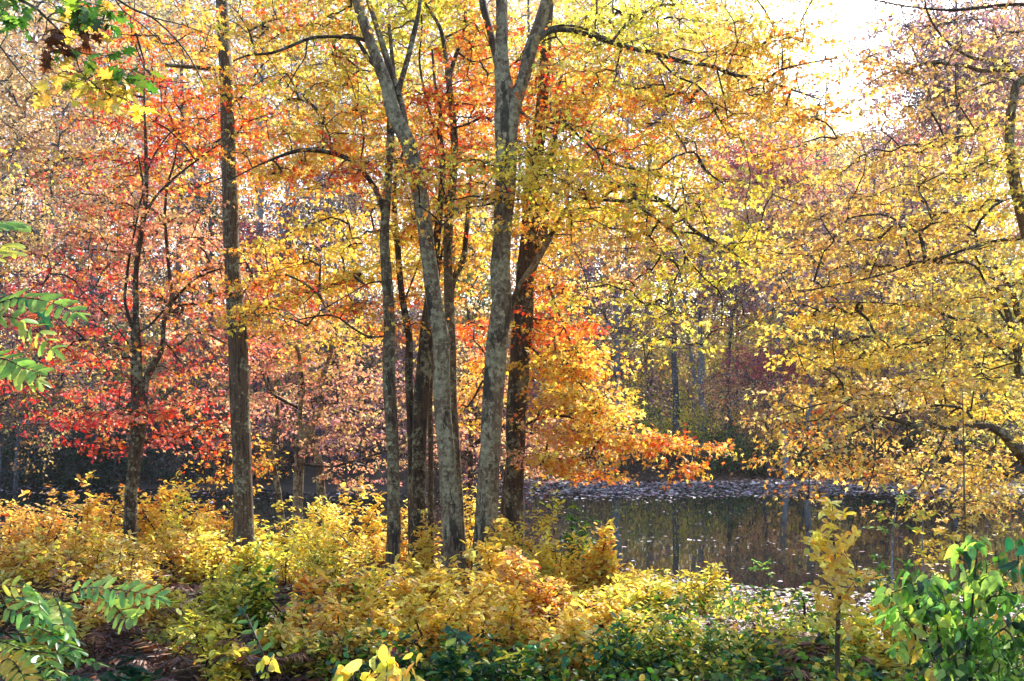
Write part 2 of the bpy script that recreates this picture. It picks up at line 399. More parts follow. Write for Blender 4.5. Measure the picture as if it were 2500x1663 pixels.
def traced_tree(name, label, Y, trunk, limbs, blobs, bark, bark2=None, T=T_MAPLE, leaf=.064, lmat=None, group=None, base_py=None, dens=1.0, dY=0.0, tier=.42,
                nleaf=30, R=.30, flare=1.25, sides=22, rmax=.05, cat='tree', spacing=.22, twig_k=.0042, bow=.10, trunk_rough=.05, twr=.0025, vines=None):
    bark2 = bark2 or B_BRANCH; lmat = lmat or M_LEAF
    a = trunk[0]; b = P(a[0], a[1], Y)
    gz = float(ground(b[0], Y))
    root = empty(name, (b[0], Y, gz), label, cat, group)
    pts, rad = trace(trunk, Y, Y, .10)
    # carry the stem down into the ground with a root flare
    if pts[0][2] > gz - .1:
        ex = np.array([[pts[0][0], Y, z] for z in np.arange(gz - .15, pts[0][2] - .05, .1)])
        if len(ex): pts = np.vstack([ex, pts]); rad = np.concatenate([np.full(len(ex), rad[0]), rad])
    h = pts[:, 2] - gz; rad = rad * (1 + (flare - 1) * np.exp(-np.maximum(h, 0) / .35))
    TT = Tubes(); TT.add(pts, rad, sides, trunk_rough); TT.build('trunk', bark, root); hosts = [(None, None)]
    sk = Skel(); sk.limb(pts[h > 1.0], rad[h > 1.0])
    rf = 0
    for lb in limbs:
        p_, y0, y1 = lb[:3]; bk = lb[3] if len(lb) > 3 else bark2
        lp, lr = trace(p_, y0, y1, .10)
        L_ = Tubes(); big = lr.max() > .035
        L_.add(lp, lr, 16 if big else 9, .05 if big else .08); hosts.append((L_, bk))
        sk.limb(lp, lr, -1, len(hosts) - 1)
    LV = Leaves(); alltg = []; specs = []
    for bl in blobs:
        px, py, rx, ry, y, ry_, n, pal = bl[:8]; o = bl[8] if len(bl) > 8 else {}
        tg = ell(px, py, y + dY, rx * 1.15, ry * 1.2, ry_ * 1.25, max(2, int(n * dens * .85)), .45)
        if tier:      # maples hold their leaves in level tiers
            ph = .35 * np.sin(tg[:, 0] * .9 + tg[:, 1] * .7) + .12 * tg[:, 0]
            zz = (tg[:, 2] - ph) / tier; tg[:, 2] = ph + tier * (np.round(zz) + .38 * (zz - np.round(zz))) 
        alltg.append(tg); specs.append((tg, pal, o))
    if alltg:
        tg = np.vstack(alltg); cnt = grow(sk, tg, spacing, bow); TW = twig_mesh(sk, cnt, rmax=rmax, k=twig_k, split=len(hosts)); i0 = 0
        for t_, pal, o in specs:
            tl_ = [TW[int(q)] for q in sk.tlid[i0:i0 + len(t_)]]; i0 += len(t_)
            spray(LV, tl_, t_, pal, o.get('n', nleaf), o.get('R', R * 1.1), o.get('s', leaf), o.get('flat', .22), o.get('th', .03), twr=twr, droop=o.get('droop', .3))
        for kk, q in TW.items():
            if kk >= 0: q.build('branch', B_TWIG, root); continue
            lt = hosts[-kk][0]
            for v_, f_ in zip(q.v, q.f):
                lt.v.append(v_); lt.f.append(f_ + lt.n)
            lt.n += q.n
        LV.build('foliage', T, lmat, root)
    for lt, b_ in hosts[1:]: lt.build('limb', b_, root)
    print(name, LV.count()); return root

# ================================================================== SETTING
def grid(name, xs, ys, zf, mat):
    X, Y = np.meshgrid(xs, ys); Z = zf(X, Y); nx, ny = len(xs), len(ys)
    v = np.stack([X, Y, Z], -1).reshape(-1, 3)
    i = (np.arange(ny - 1)[:, None] * nx + np.arange(nx - 1)[None]).ravel()
    f = np.stack([i, i + 1, i + nx + 1, i + nx], -1)
    return mesh(name, v, f.ravel(), np.full(len(f), 4), mat, None, None, True)

m, t = newmat('leafy_soil'); N = t.nodes; L = t.links
tc = N.new('ShaderNodeTexCoord'); n1 = N.new('ShaderNodeTexNoise'); n1.inputs['Scale'].default_value = 14; n1.inputs['Detail'].default_value = 6
vo = N.new('ShaderNodeTexVoronoi'); vo.inputs['Scale'].default_value = 22
L.new(tc.outputs['Object'], n1.inputs['Vector']); L.new(tc.outputs['Object'], vo.inputs['Vector'])
r1 = N.new('ShaderNodeValToRGB'); e = r1.color_ramp.elements
e[0].position = .3; e[0].color = (.018, .011, .008, 1); e[1].position = .72; e[1].color = (.075, .040, .024, 1)
L.new(n1.outputs[0], r1.inputs[0])
mxn = N.new('ShaderNodeMix'); mxn.data_type = 'RGBA'; mxn.blend_type = 'MULTIPLY'; mxn.inputs[0].default_value = .6
L.new(r1.outputs[0], mxn.inputs[6]); L.new(vo.outputs['Color'], mxn.inputs[7])
pb = N.new('ShaderNodeBsdfPrincipled'); pb.inputs['Roughness'].default_value = .9; L.new(mxn.outputs[2], pb.inputs['Base Color'])
bu = N.new('ShaderNodeBump'); bu.inputs['Strength'].default_value = .8; bu.inputs['Distance'].default_value = .03; L.new(vo.outputs['Distance'], bu.inputs['Height']); L.new(bu.outputs[0], pb.inputs['Normal'])
oo = N.new('ShaderNodeOutputMaterial'); L.new(pb.outputs[0], oo.inputs[0]); M_SOIL = m
xs = np.concatenate([np.linspace(-300, -110, 10), np.linspace(-100, -22, 30), np.linspace(-20, 20, 180), np.linspace(22, 100, 30), np.linspace(110, 300, 10)])
ys = np.concatenate([np.linspace(-60, -12, 8), np.linspace(-10, 32, 190), np.linspace(32.3, 70, 110), np.linspace(72, 140, 40), np.linspace(150, 420, 20)])
tag(grid('ground', xs, ys, ground, M_SOIL), kind='structure')

m, t = newmat('pond_water'); N = t.nodes; L = t.links
pb = N.new('ShaderNodeBsdfPrincipled'); pb.inputs['Base Color'].default_value = (.010, .012, .010, 1); pb.inputs['Roughness'].default_value = .02
pb.inputs['IOR'].default_value = 1.33; pb.inputs['Specular IOR Level'].default_value = .7
tc = N.new('ShaderNodeTexCoord'); mp = N.new('ShaderNodeMapping'); mp.inputs['Scale'].default_value = (1, .45, 1); L.new(tc.outputs['Object'], mp.inputs[0])
n1 = N.new('ShaderNodeTexNoise'); n1.inputs['Scale'].default_value = 2.2; n1.inputs['Detail'].default_value = 3; L.new(mp.outputs[0], n1.inputs['Vector'])
bu = N.new('ShaderNodeBump'); bu.inputs['Strength'].default_value = .05; bu.inputs['Distance'].default_value = .04; L.new(n1.outputs[0], bu.inputs['Height']); L.new(bu.outputs[0], pb.inputs['Normal'])
oo = N.new('ShaderNodeOutputMaterial'); L.new(pb.outputs[0], oo.inputs[0])
tag(grid('pond_water', np.linspace(-110, 110, 12), np.linspace(9, 50, 8), lambda X, Y: np.full_like(X, WATER), m), kind='structure')

def litter(name, n, xy, zoff, pal, size, lay=.35, T=T_MAPLE, mat=None, label=None, cat='fallen leaves', water=False, sj=.3):
    x, y = xy; z = np.full(len(x), WATER + zoff) if water else ground(x, y) + zoff * rng.random(len(x))
    LV = Leaves(); m_ = len(x)
    d = nrm(np.stack([rng.normal(size=m_), rng.normal(size=m_), rng.normal(size=m_) * .1 * (0 if water else 1)], -1))
    nn = nrm(np.stack([rng.normal(0, lay, m_), rng.normal(0, lay, m_), np.ones(m_)], -1))
    if water: z = z + .006 * rng.random(m_)
    LV.add(np.stack([x, y, z], -1), d, nn, size * np.exp(rng.normal(0, sj, m_)), pick(pal, m_, .25), curl=np.full(m_, .25) if water else None)
    o = LV.build(name, T, mat or M_LITTER); tag(o, label, cat, None, 'stuff'); return o

# fallen leaves on the near bank
n = 26000; y = 4.5 + 13 * rng.random(n) ** .8; x = (rng.random(n) - .5) * 1.3 * y
k = (shore(x) - y) > -.4; x, y = x[k], y[k]
litter('leaf_litter', n, (x, y), .05, 'litter', .075, .5, label='brown fallen leaves covering the near bank under the shrubs')
# leaves on the far shore and slope
n = 30000; y = 43 + 18 * rng.random(n) ** 1.5; x = (rng.random(n) - .5) * 80
litter('leaf_litter', n, (x, y), .08, 'litter', .16, .6, T_QUAD, label='fallen leaves covering the far shore beneath the dark thicket')
# the mat of leaves afloat against the far shore
n = 56000; y = 33 + 13.5 * rng.random(n) ** .7; x = (rng.random(n) - .5) * 76
k = rng.random(n) < sstep(33.5, 37.0, y + 1.6 * vnoise(x, y, 9, 8)) * (.12 + .88 * sstep(-2, 3, x)) * (.75 + .5 * vnoise(x, y * 2, 2.5, 9)); x, y = x[k], y[k]
litter('floating_leaves', n, (x, y), .006, 'pondleaf', .13, .22, T_QUAD, water=True, label='mat of mauve fallen leaves afloat along the far shore')
# scattered leaves on the open water
n = 4500; x = (rng.random(n) - .5) * 46; y = shore(x) + 22 * rng.random(n)
k = (y < 38) & (rng.random(n) < np.clip(.16 + .8 * (vnoise(x, y * 2.2, 7, 21) > .35), 0, 1)); x, y = x[k], y[k]
litter('floating_leaves', n, (x, y), .006, 'pondleaf', .085, .12, T_TRI2, water=True, label='scattered pale leaves drifting on the open dark water')
n = 9000; x = 1.5 + 9 * rng.random(n); y = shore(x) - .8 + 4.2 * rng.random(n) ** 1.6
litter('floating_leaves', n, (x, y), .006, {'pondleaf': 2, 'litter': 1}, .075, .15, T_MAPLE, water=True, label='leaves crowding the water edge at the right of the near bank')

HAZE = .00026
if HAZE:
    m, t = newmat('haze'); pv = t.nodes.new('ShaderNodeVolumePrincipled'); pv.inputs['Density'].default_value = HAZE
    pv.inputs['Color'].default_value = (.93, .95, 1, 1); pv.inputs['Anisotropy'].default_value = .35
    oo = t.nodes.new('ShaderNodeOutputMaterial'); t.links.new(pv.outputs[0], oo.inputs['Volume'])
    x0, x1, y0, y1, z0, z1 = -305, 305, -65, 425, -4.5, 62
    hv = [(x, y, z) for z in (z0, z1) for y in (y0, y1) for x in (x0, x1)]
    hf = [0,2,3,1, 4,5,7,6, 0,1,5,4, 2,6,7,3, 0,4,6,2, 1,3,7,5]
    tag(mesh('haze', hv, hf, [4] * 6, m), kind='stuff')

# ================================================================== NEAR TREES (traced)
# --- tall straight furrowed trunk
traced_tree('tall_tree', 'tall straight brown furrowed trunk standing alone left of the clump', 13.0,
 [(596,1372,52),(594.6,1309,47),(589,1097,46),(580,832,46),(573,740,42),(567,637,38),(561.6,478,36),(554,228,32),(541,0,28),(536,-120,24)],
 [([(551,172,13),(520,168,11),(470,164,10),(403,158,8)], 13, 12.7, B_TALL),
  ([(556,255,5),(590,235,4),(640,160,3.5),(700,120,3)], 13, 13.5)],
 [(600,250,60,90,13.2,.6,10,'org'),(470,60,110,60,13.5,.6,16,{'org':1,'yel':1}),(575,800,35,30,12.7,.2,4,'yel',{'n':10})], B_TALL, trunk_rough=.02, sides=28)

# --- red maple, two-stemmed
red = {'redorg': 2, 'org': 1, 'redpink': 2}
traced_tree('red_maple', 'slim two-stemmed maple with scarlet leaves left of the tall brown trunk', 13.2,
 [(316,1345,30),(317,1312,28),(318,1203,30),(326,1150,31),(331,1097,33),(338,1040,32),(339,991,30),(333,911,26),(331,832,24),(332,770,15),(333,663,13),(345,573,12),(353,509,11),(358,440,10),(356,345,7),(353,265,5),(352,150,3)],
 [([(350,1040,18),(352,980,18),(356,927,17),(372,895,16),(392,858,13),(397,832,11),(400,785,12),(419,732,11),(416,690,9),(411,637,8),(403,530,7),(409,451,6),(425,398,5),(440,300,3)], 13.2, 13.6, B_DARK),
  ([(330,815,9),(321,796,8),(308,750,7),(305,716,6.5),(318,610,6),(330,560,5),(340,504,4.5),(350,460,4),(338,380,3)], 13.2, 12.7, B_BRANCH),
  ([(356,525,7),(370,495,6),(387,472,6),(425,435,5),(478,393,4),(530,355,3)], 13.2, 12.9),
  ([(353,440,4),(376,380,4),(410,330,3.5),(450,290,3)], 13.2, 13.8),
  ([(422,735,7),(450,705,6),(488,674,5),(549,653,4),(600,640,3)], 13.5, 12.9),
  ([(337,812,6),(370,790,6),(400,757,5),(425,730,4)], 13.2, 13.4),
  ([(332,870,4),(300,820,3.5),(250,760,3),(190,700,2.5)], 13.2, 13.0)],
 [(360,140,120,110,13.4,.9,64,{'redorg':1,'org':2,'yel':.5}),(390,290,120,90,13.2,.9,70,{'red':1.4,'redorg':1,'yel':.3}),(280,210,90,110,13.4,.9,24,{'redpink':1,'org':1}),
  (240,430,150,60,13.2,.9,44,{'redpink':1,'yel':1}),(500,300,90,100,13.2,.9,60,{'redorg':2,'org':2}),(400,420,140,70,13.2,.9,50,{'org':1,'redpink':1,'yel':.7}),(620,330,70,90,13.2,.8,44,'redorg'),
  (250,560,140,90,13.2,1.0,60,{'pinkorg':2,'redpink':1}),(430,560,130,80,13.2,1.0,66,{'pinkorg':2,'orgpale':1}),(290,700,170,80,13.2,1.0,60,{'redpink':2,'pinkorg':1,'org':1}),
  (480,690,110,90,13.2,1.0,66,{'pinkorg':1,'org':1}),(170,740,90,100,13.2,1.0,24,{'red':1,'redpink':2}),(190,880,150,80,13.0,1.0,38,{'red':1,'redpink':1,'org':.5}),(160,960,120,60,13.0,1.0,22,{'red':1,'redpink':2}),
  (440,860,120,90,13.2,1.0,56,{'redpink':1,'pinkorg':1,'org':1}),(380,970,150,80,13.2,1.0,54,{'red':1,'redpink':2,'pinkorg':1}),(450,1050,120,50,12.8,.9,44,{'redorg':2,'pinkorg':1}),(240,1040,100,50,13,.8,26,{'red':1,'redpink':1}),
  (640,690,110,70,13.4,1.0,54,{'pinkorg':2,'redorg':1}),(660,790,90,60,13.4,.9,34,{'pinkorg':1,'org':1}),(560,1110,60,50,13,.6,16,{'org':1})],
 B_DARK, nleaf=26, leaf=.062, dY=.7)

# --- the clump of grey maples in the middle
G = 'grey maples of the middle clump'
traced_tree('maple_tree', 'leftmost grey trunk of the clump, slim and spotted with lichen', 12.4,
 [(954,1420,30),(956,1400,30),(961,1309,30),(960,1203,29),(956,1044,30),(950,938,29),(948,832,27),(950,796,26),(943,663,27),(940,584,23),(943,504,20),(948,425,18),(954,345,18),(954,290,16),(962,200,12),(950,60,8)],
 [([(935,520,12),(931,499,12),(918,465,12),(903,440,12),(866,398,11),(813,374,10),(744,366,9),(696,377,7),(633,403,5),(590,425,4),(560,440,3)], 12.4, 12.0, B_BRANCH),
  ([(813,374,5),(800,320,4),(770,270,3.5),(740,235,3)], 12.1, 12.4),
  ([(880,395,4),(888,330,4),(875,250,3)], 12.2, 12.6),
  ([(944,690,5),(905,690,4),(850,720,3),(780,760,2.5)], 12.4, 12.2),
  ([(948,820,5),(900,822,5),(860,800,4.5),(810,770,4),(730,780,3)], 12.4, 11.9)],
 [(690,420,130,45,12.2,.8,50,{'org':2,'gold':1}),(820,350,110,60,12.3,.8,50,{'gold':2,'org':2}),(730,250,130,80,12.4,.9,56,{'gold':1,'yg':1,'yel':1}),(620,160,80,60,12.6,.7,16,{'yel':1,'org':1}),
  (880,260,80,70,12.5,.8,34,{'gold':1,'org':1}),(830,440,140,44,12.0,.8,26,{'redorg':1,'org':2}),(890,410,120,26,11.6,.5,16,{'redorg':2,'org':1},{'n':20}),
  (850,620,140,60,12.8,.9,66,'yel'),(900,540,90,50,12.8,.7,30,{'yel':1,'orgpale':1}),(700,640,100,50,12.8,.9,30,{'yel':2,'org':1}),
  (770,690,120,40,12.5,.8,44,{'org':1,'yel':1}),(830,750,150,44,12.0,.8,32,{'redorg':2,'org':1},{'n':20}),(720,760,110,45,12.3,.8,40,{'org':2,'yel':1}),(900,690,60,50,12.7,.6,20,'yel')],
 B_LICHEN2, group=G, dY=.5, dens=.85)

traced_tree('maple_tree', 'dark thin stem rising between the leftmost grey trunk and the next dark trunk', 13.0,
 [(1006,1330,17),(1004,1200,17),(1001,1007,17),(998,911,18),(998,832,17),(994,796,17),(980,717,16),(972,610,15),(964,531,13),(962,494,11),(966,430,8),(985,370,6)],
 [([(985,740,5),(1020,650,4),(1035,600,3)], 13, 13.3)],
 [(1000,620,60,60,13.3,.6,24,{'yel':1,'org':1}),(1015,560,70,50,13.3,.6,26,'yel'),(1020,760,50,40,13.2,.5,18,{'org':1})], B_DARK, group=G)

traced_tree('maple_tree', 'dark rough trunk left of the leaning lichened one, forking near the top', 12.9,
 [(1022,1330,38),(1022,1298,36),(1019,1203,36),(1022,1097,36),(1027,991,36),(1033,911,34),(1038,832,32),(1046,760,30),(1058,680,24),(1066,600,20),(1072,531,16),(1080,430,13),(1080,372,12),(1072,318,11),(1076,276,9),(1062,200,7),(1055,120,5)],
 [([(1072,330,7),(1055,300,6),(1052,285,6),(1040,240,5),(1024,150,5),(1030,60,4),(1020,-20,3)], 12.9, 13.2),
  ([(1078,290,6),(1100,312,5),(1150,300,6),(1180,284,6),(1200,296,6)], 12.9, 12.5)],
 [(1040,400,70,60,13.2,.8,24,{'org':1,'redorg':1}),(1000,300,60,80,13.3,.8,26,{'org':1,'gold':1}),(1080,560,70,60,13.4,.8,22,{'org':1,'yel':1})], B_DARK, group=G)

traced_tree('maple_tree', 'thin brown pole tight against the right side of the dark rough trunk', 13.3,
 [(1051,1300,15),(1051,1282,14),(1051,1200,14),(1051,1097,13),(1050,965,12),(1052,880,11),(1060,780,9),(1075,640,7),(1090,560,5)],
 [], [(1100,600,60,60,13.8,.6,20,{'yel':1,'org':1})], B_TALL, group=G, sides=12)

leanl = [(1110,1385,44),(1109,1357,44),(1104,1300,44),(1099,1245,45),(1091,1150,43),(1083,1044,41),(1078,938,39),(1075,832,38),(1063,770,38),(1054,700,38),(1047,637,38),(1036,531,36),(1017,435,35),(996,350,34),(962,276,33),(946,212,29),(919,138,27),(893,69,26),(872,0,25),(850,-80,24)]
traced_tree('maple_tree', 'pale lichened trunk that leans left as it climbs and forks high up', 12.0, leanl,
 [([(990,330,18),(984,280,17),(972,228,16),(946,149,15),(919,64,13),(898,0,12),(885,-70,11)], 12.0, 12.4, B_LICHEN2),
  ([(972,235,14),(975,212,13),(994,149,12),(1010,80,12),(1023,21,10),(1030,-50,9)], 12.0, 12.5, B_DARK),
  ([(893,100,10),(875,94,9),(829,90,8),(776,90,8),(748,96,7),(723,106,7),(690,120,6),(659,130,6),(606,135,4),(569,149,3)], 12.0, 11.6),
  ([(928,168,11),(905,150,11),(880,110,10),(860,85,8)], 12.0, 12.4),
  ([(750,98,4),(745,140,4),(725,170,3),(700,215,2.5)], 11.8, 11.8)],
 [(760,50,150,60,12.0,.9,70,{'gold':2,'org':1,'yg':1}),(700,10,110,50,12.2,.9,40,{'org':1,'redorg':1}),(930,30,110,80,12.6,1,60,{'yg':2,'yel':1}),(960,130,70,100,13.2,.8,46,'yg'),(830,170,110,70,12.6,.9,46,{'yg':1,'gold':1}),
  (640,90,60,50,11.8,.7,18,{'gold':1}),(1040,20,80,50,12.8,.8,30,'yg')], B_LICHEN, group=G, sides=28, dY=.5, dens=.85)

traced_tree('maple_tree', 'grey straight trunk directly right of the leaning lichened one', 12.9,
 [(1124,1340,24),(1116,1200,24),(1108,1050,24),(1102,950,24),(1099,832,24),(1097,796,24),(1094,663,23),(1097,531,21),(1110,372,17),(1106,292,15),(1098,212,15),(1086,122,11),(1073,64,9),(1041,11,7),(1030,-40,6)],
 [([(1100,720,15),(1105,690,15),(1118,660,15),(1132,630,14),(1137,584,12),(1145,478,9),(1150,400,6)], 12.9, 13.4, B_DARK),
  ([(1098,200,10),(1100,175,10),(1116,127,9),(1130,90,8),(1134,69,8),(1137,0,7),(1135,-50,6)], 12.9, 13.3),
  ([(1116,127,5),(1155,150,4),(1200,140,3.5)], 13.1, 12.6),
  ([(1090,90,5),(1130,70,4),(1170,40,4)], 13.1, 13.4)],
 [(1090,60,110,70,13.5,.9,60,{'yg':2,'gold':1}),(1140,200,80,80,13.4,.9,52,{'redorg':1,'org':2}),(1100,330,90,60,13.5,.9,56,{'redorg':3,'org':1}),(1170,110,60,90,13.6,.9,40,{'org':2,'redorg':1}),
  (1170,600,55,60,13.8,.8,20,'yel'),(1150,700,60,60,13.8,.8,16,{'org':1}),(1150,400,70,50,13.5,.8,34,{'org':1,'gold':1})], B_LICHEN2, group=G)

mainF = [(1180,1385,50),(1181,1346,49),(1184,1309,48),(1189,1203,50),(1194,1097,51),(1202,991,50),(1208,911,49),(1211,832,49),(1222,743,47),(1219,663,50),(1227,584,46),(1233,478,46),(1235,345,50),(1238,290,54),(1235,240,44),(1227,175,36),(1226,96,31),(1225,0,28),(1223,-80,26)]
F_limbs = [
 ([(1246,300,34),(1259,249,32),(1280,186,30),(1296,117,30),(1318,53,28),(1334,0,28),(1350,-80,26)], 12.0, 11.8, B_LICHEN),
 ([(1222,190,18),(1214,154,18),(1198,80,17),(1180,16,16),(1170,-60,15)], 12.0, 12.4, B_DARK),
 ([(1312,95,16),(1323,88,15),(1349,74,13),(1397,74,12),(1445,88,12),(1503,106,12),(1556,121,11),(1610,133,10),(1668,151,10),(1737,162,9),(1790,183,8),(1850,192,7),(1930,218,5),(2005,244,3)], 11.9, 11.0, B_BRANCH),
 ([(1330,78,6),(1355,64,6),(1397,63,6),(1440,74,6),(1482,93,5)], 11.9, 11.6),
 ([(1493,104,6),(1520,70,6),(1551,48,5),(1604,10,4),(1640,-30,4)], 11.7, 12.2),
 ([(1600,132,5),(1647,183,5),(1700,207,4.5),(1732,239,4),(1748,281,3)], 11.5, 11.2),
 ([(1700,155,5),(1760,130,4),(1830,140,3)], 11.4, 11.6),
 ([(1750,167,4),(1768,240,4),(1776,290,2.5)], 11.3, 11.0),
 ([(1867,196,6),(1909,170,5),(1973,154,4),(2037,143,3)], 11.1, 11.0),
 ([(1245,430,6),(1290,450,6),(1340,465,6),(1400,482,6.5),(1450,486,7),(1530,491,8),(1562,478,8),(1610,486,8),(1652,520,8),(1695,563,8),(1742,589,7),(1785,613,5),(1830,650,3)], 12.0, 10.6, B_BRANCH),
 ([(1460,488,6),(1530,446,8),(1551,480,9),(1560,504,8),(1580,517,7),(1610,541,7),(1647,565,7),(1700,570,6),(1730,590,5),(1760,620,4)], 11.5, 10.8, B_BRANCH),
 ([(1610,541,5),(1640,562,5),(1660,590,5),(1673,626,5),(1665,655,4),(1652,674,4),(1631,743,3)], 11.0, 10.8),
 ([(1380,300,6),(1480,390,6),(1562,414,6),(1590,416,6),(1610,411,6),(1641,387,5),(1694,372,5),(1726,419,5),(1769,451,3)], 11.6, 11.0),
 ([(1265,270,7),(1320,300,6),(1380,300,6),(1460,330,4)], 12.0, 11.6),
 ([(1673,626,4),(1720,680,4),(1760,720,3.5),(1762,800,2.5)], 10.9, 10.9)]
traced_tree('maple_tree', 'broadest trunk of the clump, pale with lichen, sending long boughs to the right', 12.0, mainF, F_limbs,
 [(1200,410,170,40,11.3,.8,50,{'yg':2,'org':1,'yel':2},{'n':20}),(1060,440,130,44,11.3,.8,34,{'yg':1,'yel':1,'org':1},{'n':20}),(1080,500,130,40,11.4,.7,26,{'redorg':1,'org':2,'yel':1},{'n':20}),(1360,420,130,60,11.2,.8,84,{'yg':2,'yel':2}),(1330,500,110,44,11.2,.8,54,{'org':1,'yel':1}),
  (1480,470,120,60,11.2,.9,70,{'yg':1,'yel':1,'org':.7}),(1250,380,60,40,11.2,.4,20,'yg'),(1360,300,110,70,11.8,.9,70,{'org':3,'redorg':1,'gold':1}),(1490,300,120,90,11.6,.9,84,{'org':4,'redorg':.5,'yel':1}),(1420,180,120,60,12.0,.9,64,{'org':1,'gold':1,'yg':1}),
  (1450,60,140,60,12.2,1,84,'yg'),(1620,60,150,60,11.8,1,90,{'yg':1,'yel':2}),(1770,80,130,80,11.6,1,84,{'yel':1,'gold':1,'yg':.5}),(1880,130,90,60,11.4,.9,46,{'gold':2,'org':1}),(1590,200,110,60,11.4,.9,44,{'yg':1,'gold':1}),(1700,260,120,50,11.2,.9,60,{'gold':1,'org':1,'yg':.5}),
  (1850,250,120,50,11.0,.9,54,{'gold':2,'org':1}),(1980,230,90,60,11.0,.8,26,{'org':1,'brgold':1}),(1960,330,90,60,11,.8,22,{'brgold':1,'org':1}),(1640,360,110,60,11.2,.9,60,{'org':1,'yel':2}),(1720,440,110,60,11.0,.9,54,{'yel':2,'yg':1}),(1600,480,90,60,11.1,.8,30,{'org':1,'yel':2}),
  (1680,540,130,60,10.9,.9,60,{'yg':2,'orgpale':1}),(1560,590,130,60,11.0,.9,54,{'orgpale':2,'yel':1}),(1500,640,90,50,11.2,.8,24,{'orgpale':1,'pinkorg':1}),(1760,610,120,60,10.8,.9,34,{'yg':1,'yel':1}),(1840,540,90,50,10.9,.9,16,{'yel':1,'gold':1}),(1640,680,110,60,11.2,.9,22,{'yg':2,'yel':1}),
  (1470,720,100,44,11.0,.8,18,{'yg':2,'yel':1},{'n':18}),(1620,760,120,46,10.9,.8,22,{'yg':1,'yel':2},{'n':18}),(1560,840,80,36,10.9,.6,14,{'yel':1,'yg':1},{'n':16}),(1720,700,100,50,10.8,.8,16,{'yg':1,'yel':1},{'n':18}),(1700,810,70,36,10.8,.6,12,'yel',{'n':14}),
  (1800,150,120,70,11.3,.8,60,{'gold':1,'org':1,'yel':1}),(1950,60,70,60,11.2,.7,18,{'gold':1,'org':1}),(1900,300,80,40,11,.7,20,{'org':1,'gold':1}),(1540,100,60,50,12,.7,24,'yg'),(1240,230,50,50,13,.5,16,'org')],
 B_LICHEN, group=G, sides=32, dens=.66, dY=.4, nleaf=26)

orng = {'org': 2, 'orgpale': 1, 'yel': 1}
traced_tree('maple_tree', 'dark ridged trunk at the right of the clump carrying the orange cascade of leaves', 13.2,
 [(1250,1300,54),(1250,1245,52),(1254,1150,49),(1259,1044,48),(1264,938,46),(1269,832,47),(1275,770,49),(1281,690,46),(1285,640,40),(1291,584,38),(1296,478,38),(1304,420,34),(1312,372,30),(1320,300,29),(1326,239,29),(1334,106,27),(1340,0,26),(1345,-80,24)],
 [([(1288,690,24),(1304,637,24),(1320,590,23),(1328,557,22),(1336,478,20),(1346,400,16),(1360,300,10)], 13.2, 13.6, B_DARK),
  ([(1247,790,12),(1252,740,13),(1270,695,13),(1307,642,14),(1334,595,14),(1350,565,14),(1365,541,13),(1380,515,12),(1394,494,11),(1425,470,7),(1470,455,4)], 12.8, 12.4, B_LICHEN),
  ([(1270,1055,7),(1280,1041,6),(1312,1023,6),(1354,1016,6),(1389,1018,5),(1440,1040,5),(1520,1060,4),(1600,1085,3.5),(1690,1115,2.5)], 13.2, 11.6),
  ([(1288,820,5),(1300,850,5),(1328,880,5),(1376,904,4.5),(1418,938,4),(1471,1007,4),(1520,1050,3)], 13.2, 12.4),
  ([(1310,440,10),(1340,380,9),(1380,340,7),(1430,300,5)], 13.3, 13.8),
  ([(1340,700,6),(1370,780,5),(1400,850,4),(1450,930,3)], 13.3, 13.0)],
 [(1330,180,70,90,13.4,.8,50,{'redorg':2,'org':2}),(1400,250,90,60,13.8,.8,36,{'org':1}),(1390,560,70,60,13.3,.8,40,{'org':1,'gold':1}),(1350,660,60,90,13.6,.8,50,{'gold':1,'org':1,'yel':1}),(1320,780,60,80,13.5,.8,44,{'redorg':2,'org':1}),
  (1370,820,66,60,13.4,.9,44,{'redorg':1,'org':2}),(1415,905,66,50,13.0,.9,48,{'yel':1,'org':2}),(1360,900,80,60,13.2,.9,46,{'org':1,'yel':1}),(1465,1000,74,42,12.6,.8,48,{'yel':2,'org':1}),(1400,1000,100,60,13.0,.9,56,{'org':1,'orgpale':1,'yel':1}),
  (1330,1060,70,50,13.2,.8,30,{'pinkorg':1,'orgpale':1}),(1440,1090,110,40,12.6,.7,50,orng),(1545,1070,74,26,12.2,.5,34,orng),(1620,1095,64,20,12.0,.4,22,{'redorg':1,'org':3}),(1690,1115,40,13,11.8,.25,12,{'redorg':1,'org':2}),(1400,1140,60,26,12.8,.5,14,{'org':1}),
  (1300,560,40,50,14.2,.5,14,'org'),(1190,900,14,90,14.6,.6,10,'org'),(1150,820,40,50,14.5,.6,14,'redorg'),(1160,940,50,60,14.8,.6,20,'org'),(1480,1150,60,16,12.6,.3,8,'org')],
 B_DARK, group=G, sides=28)

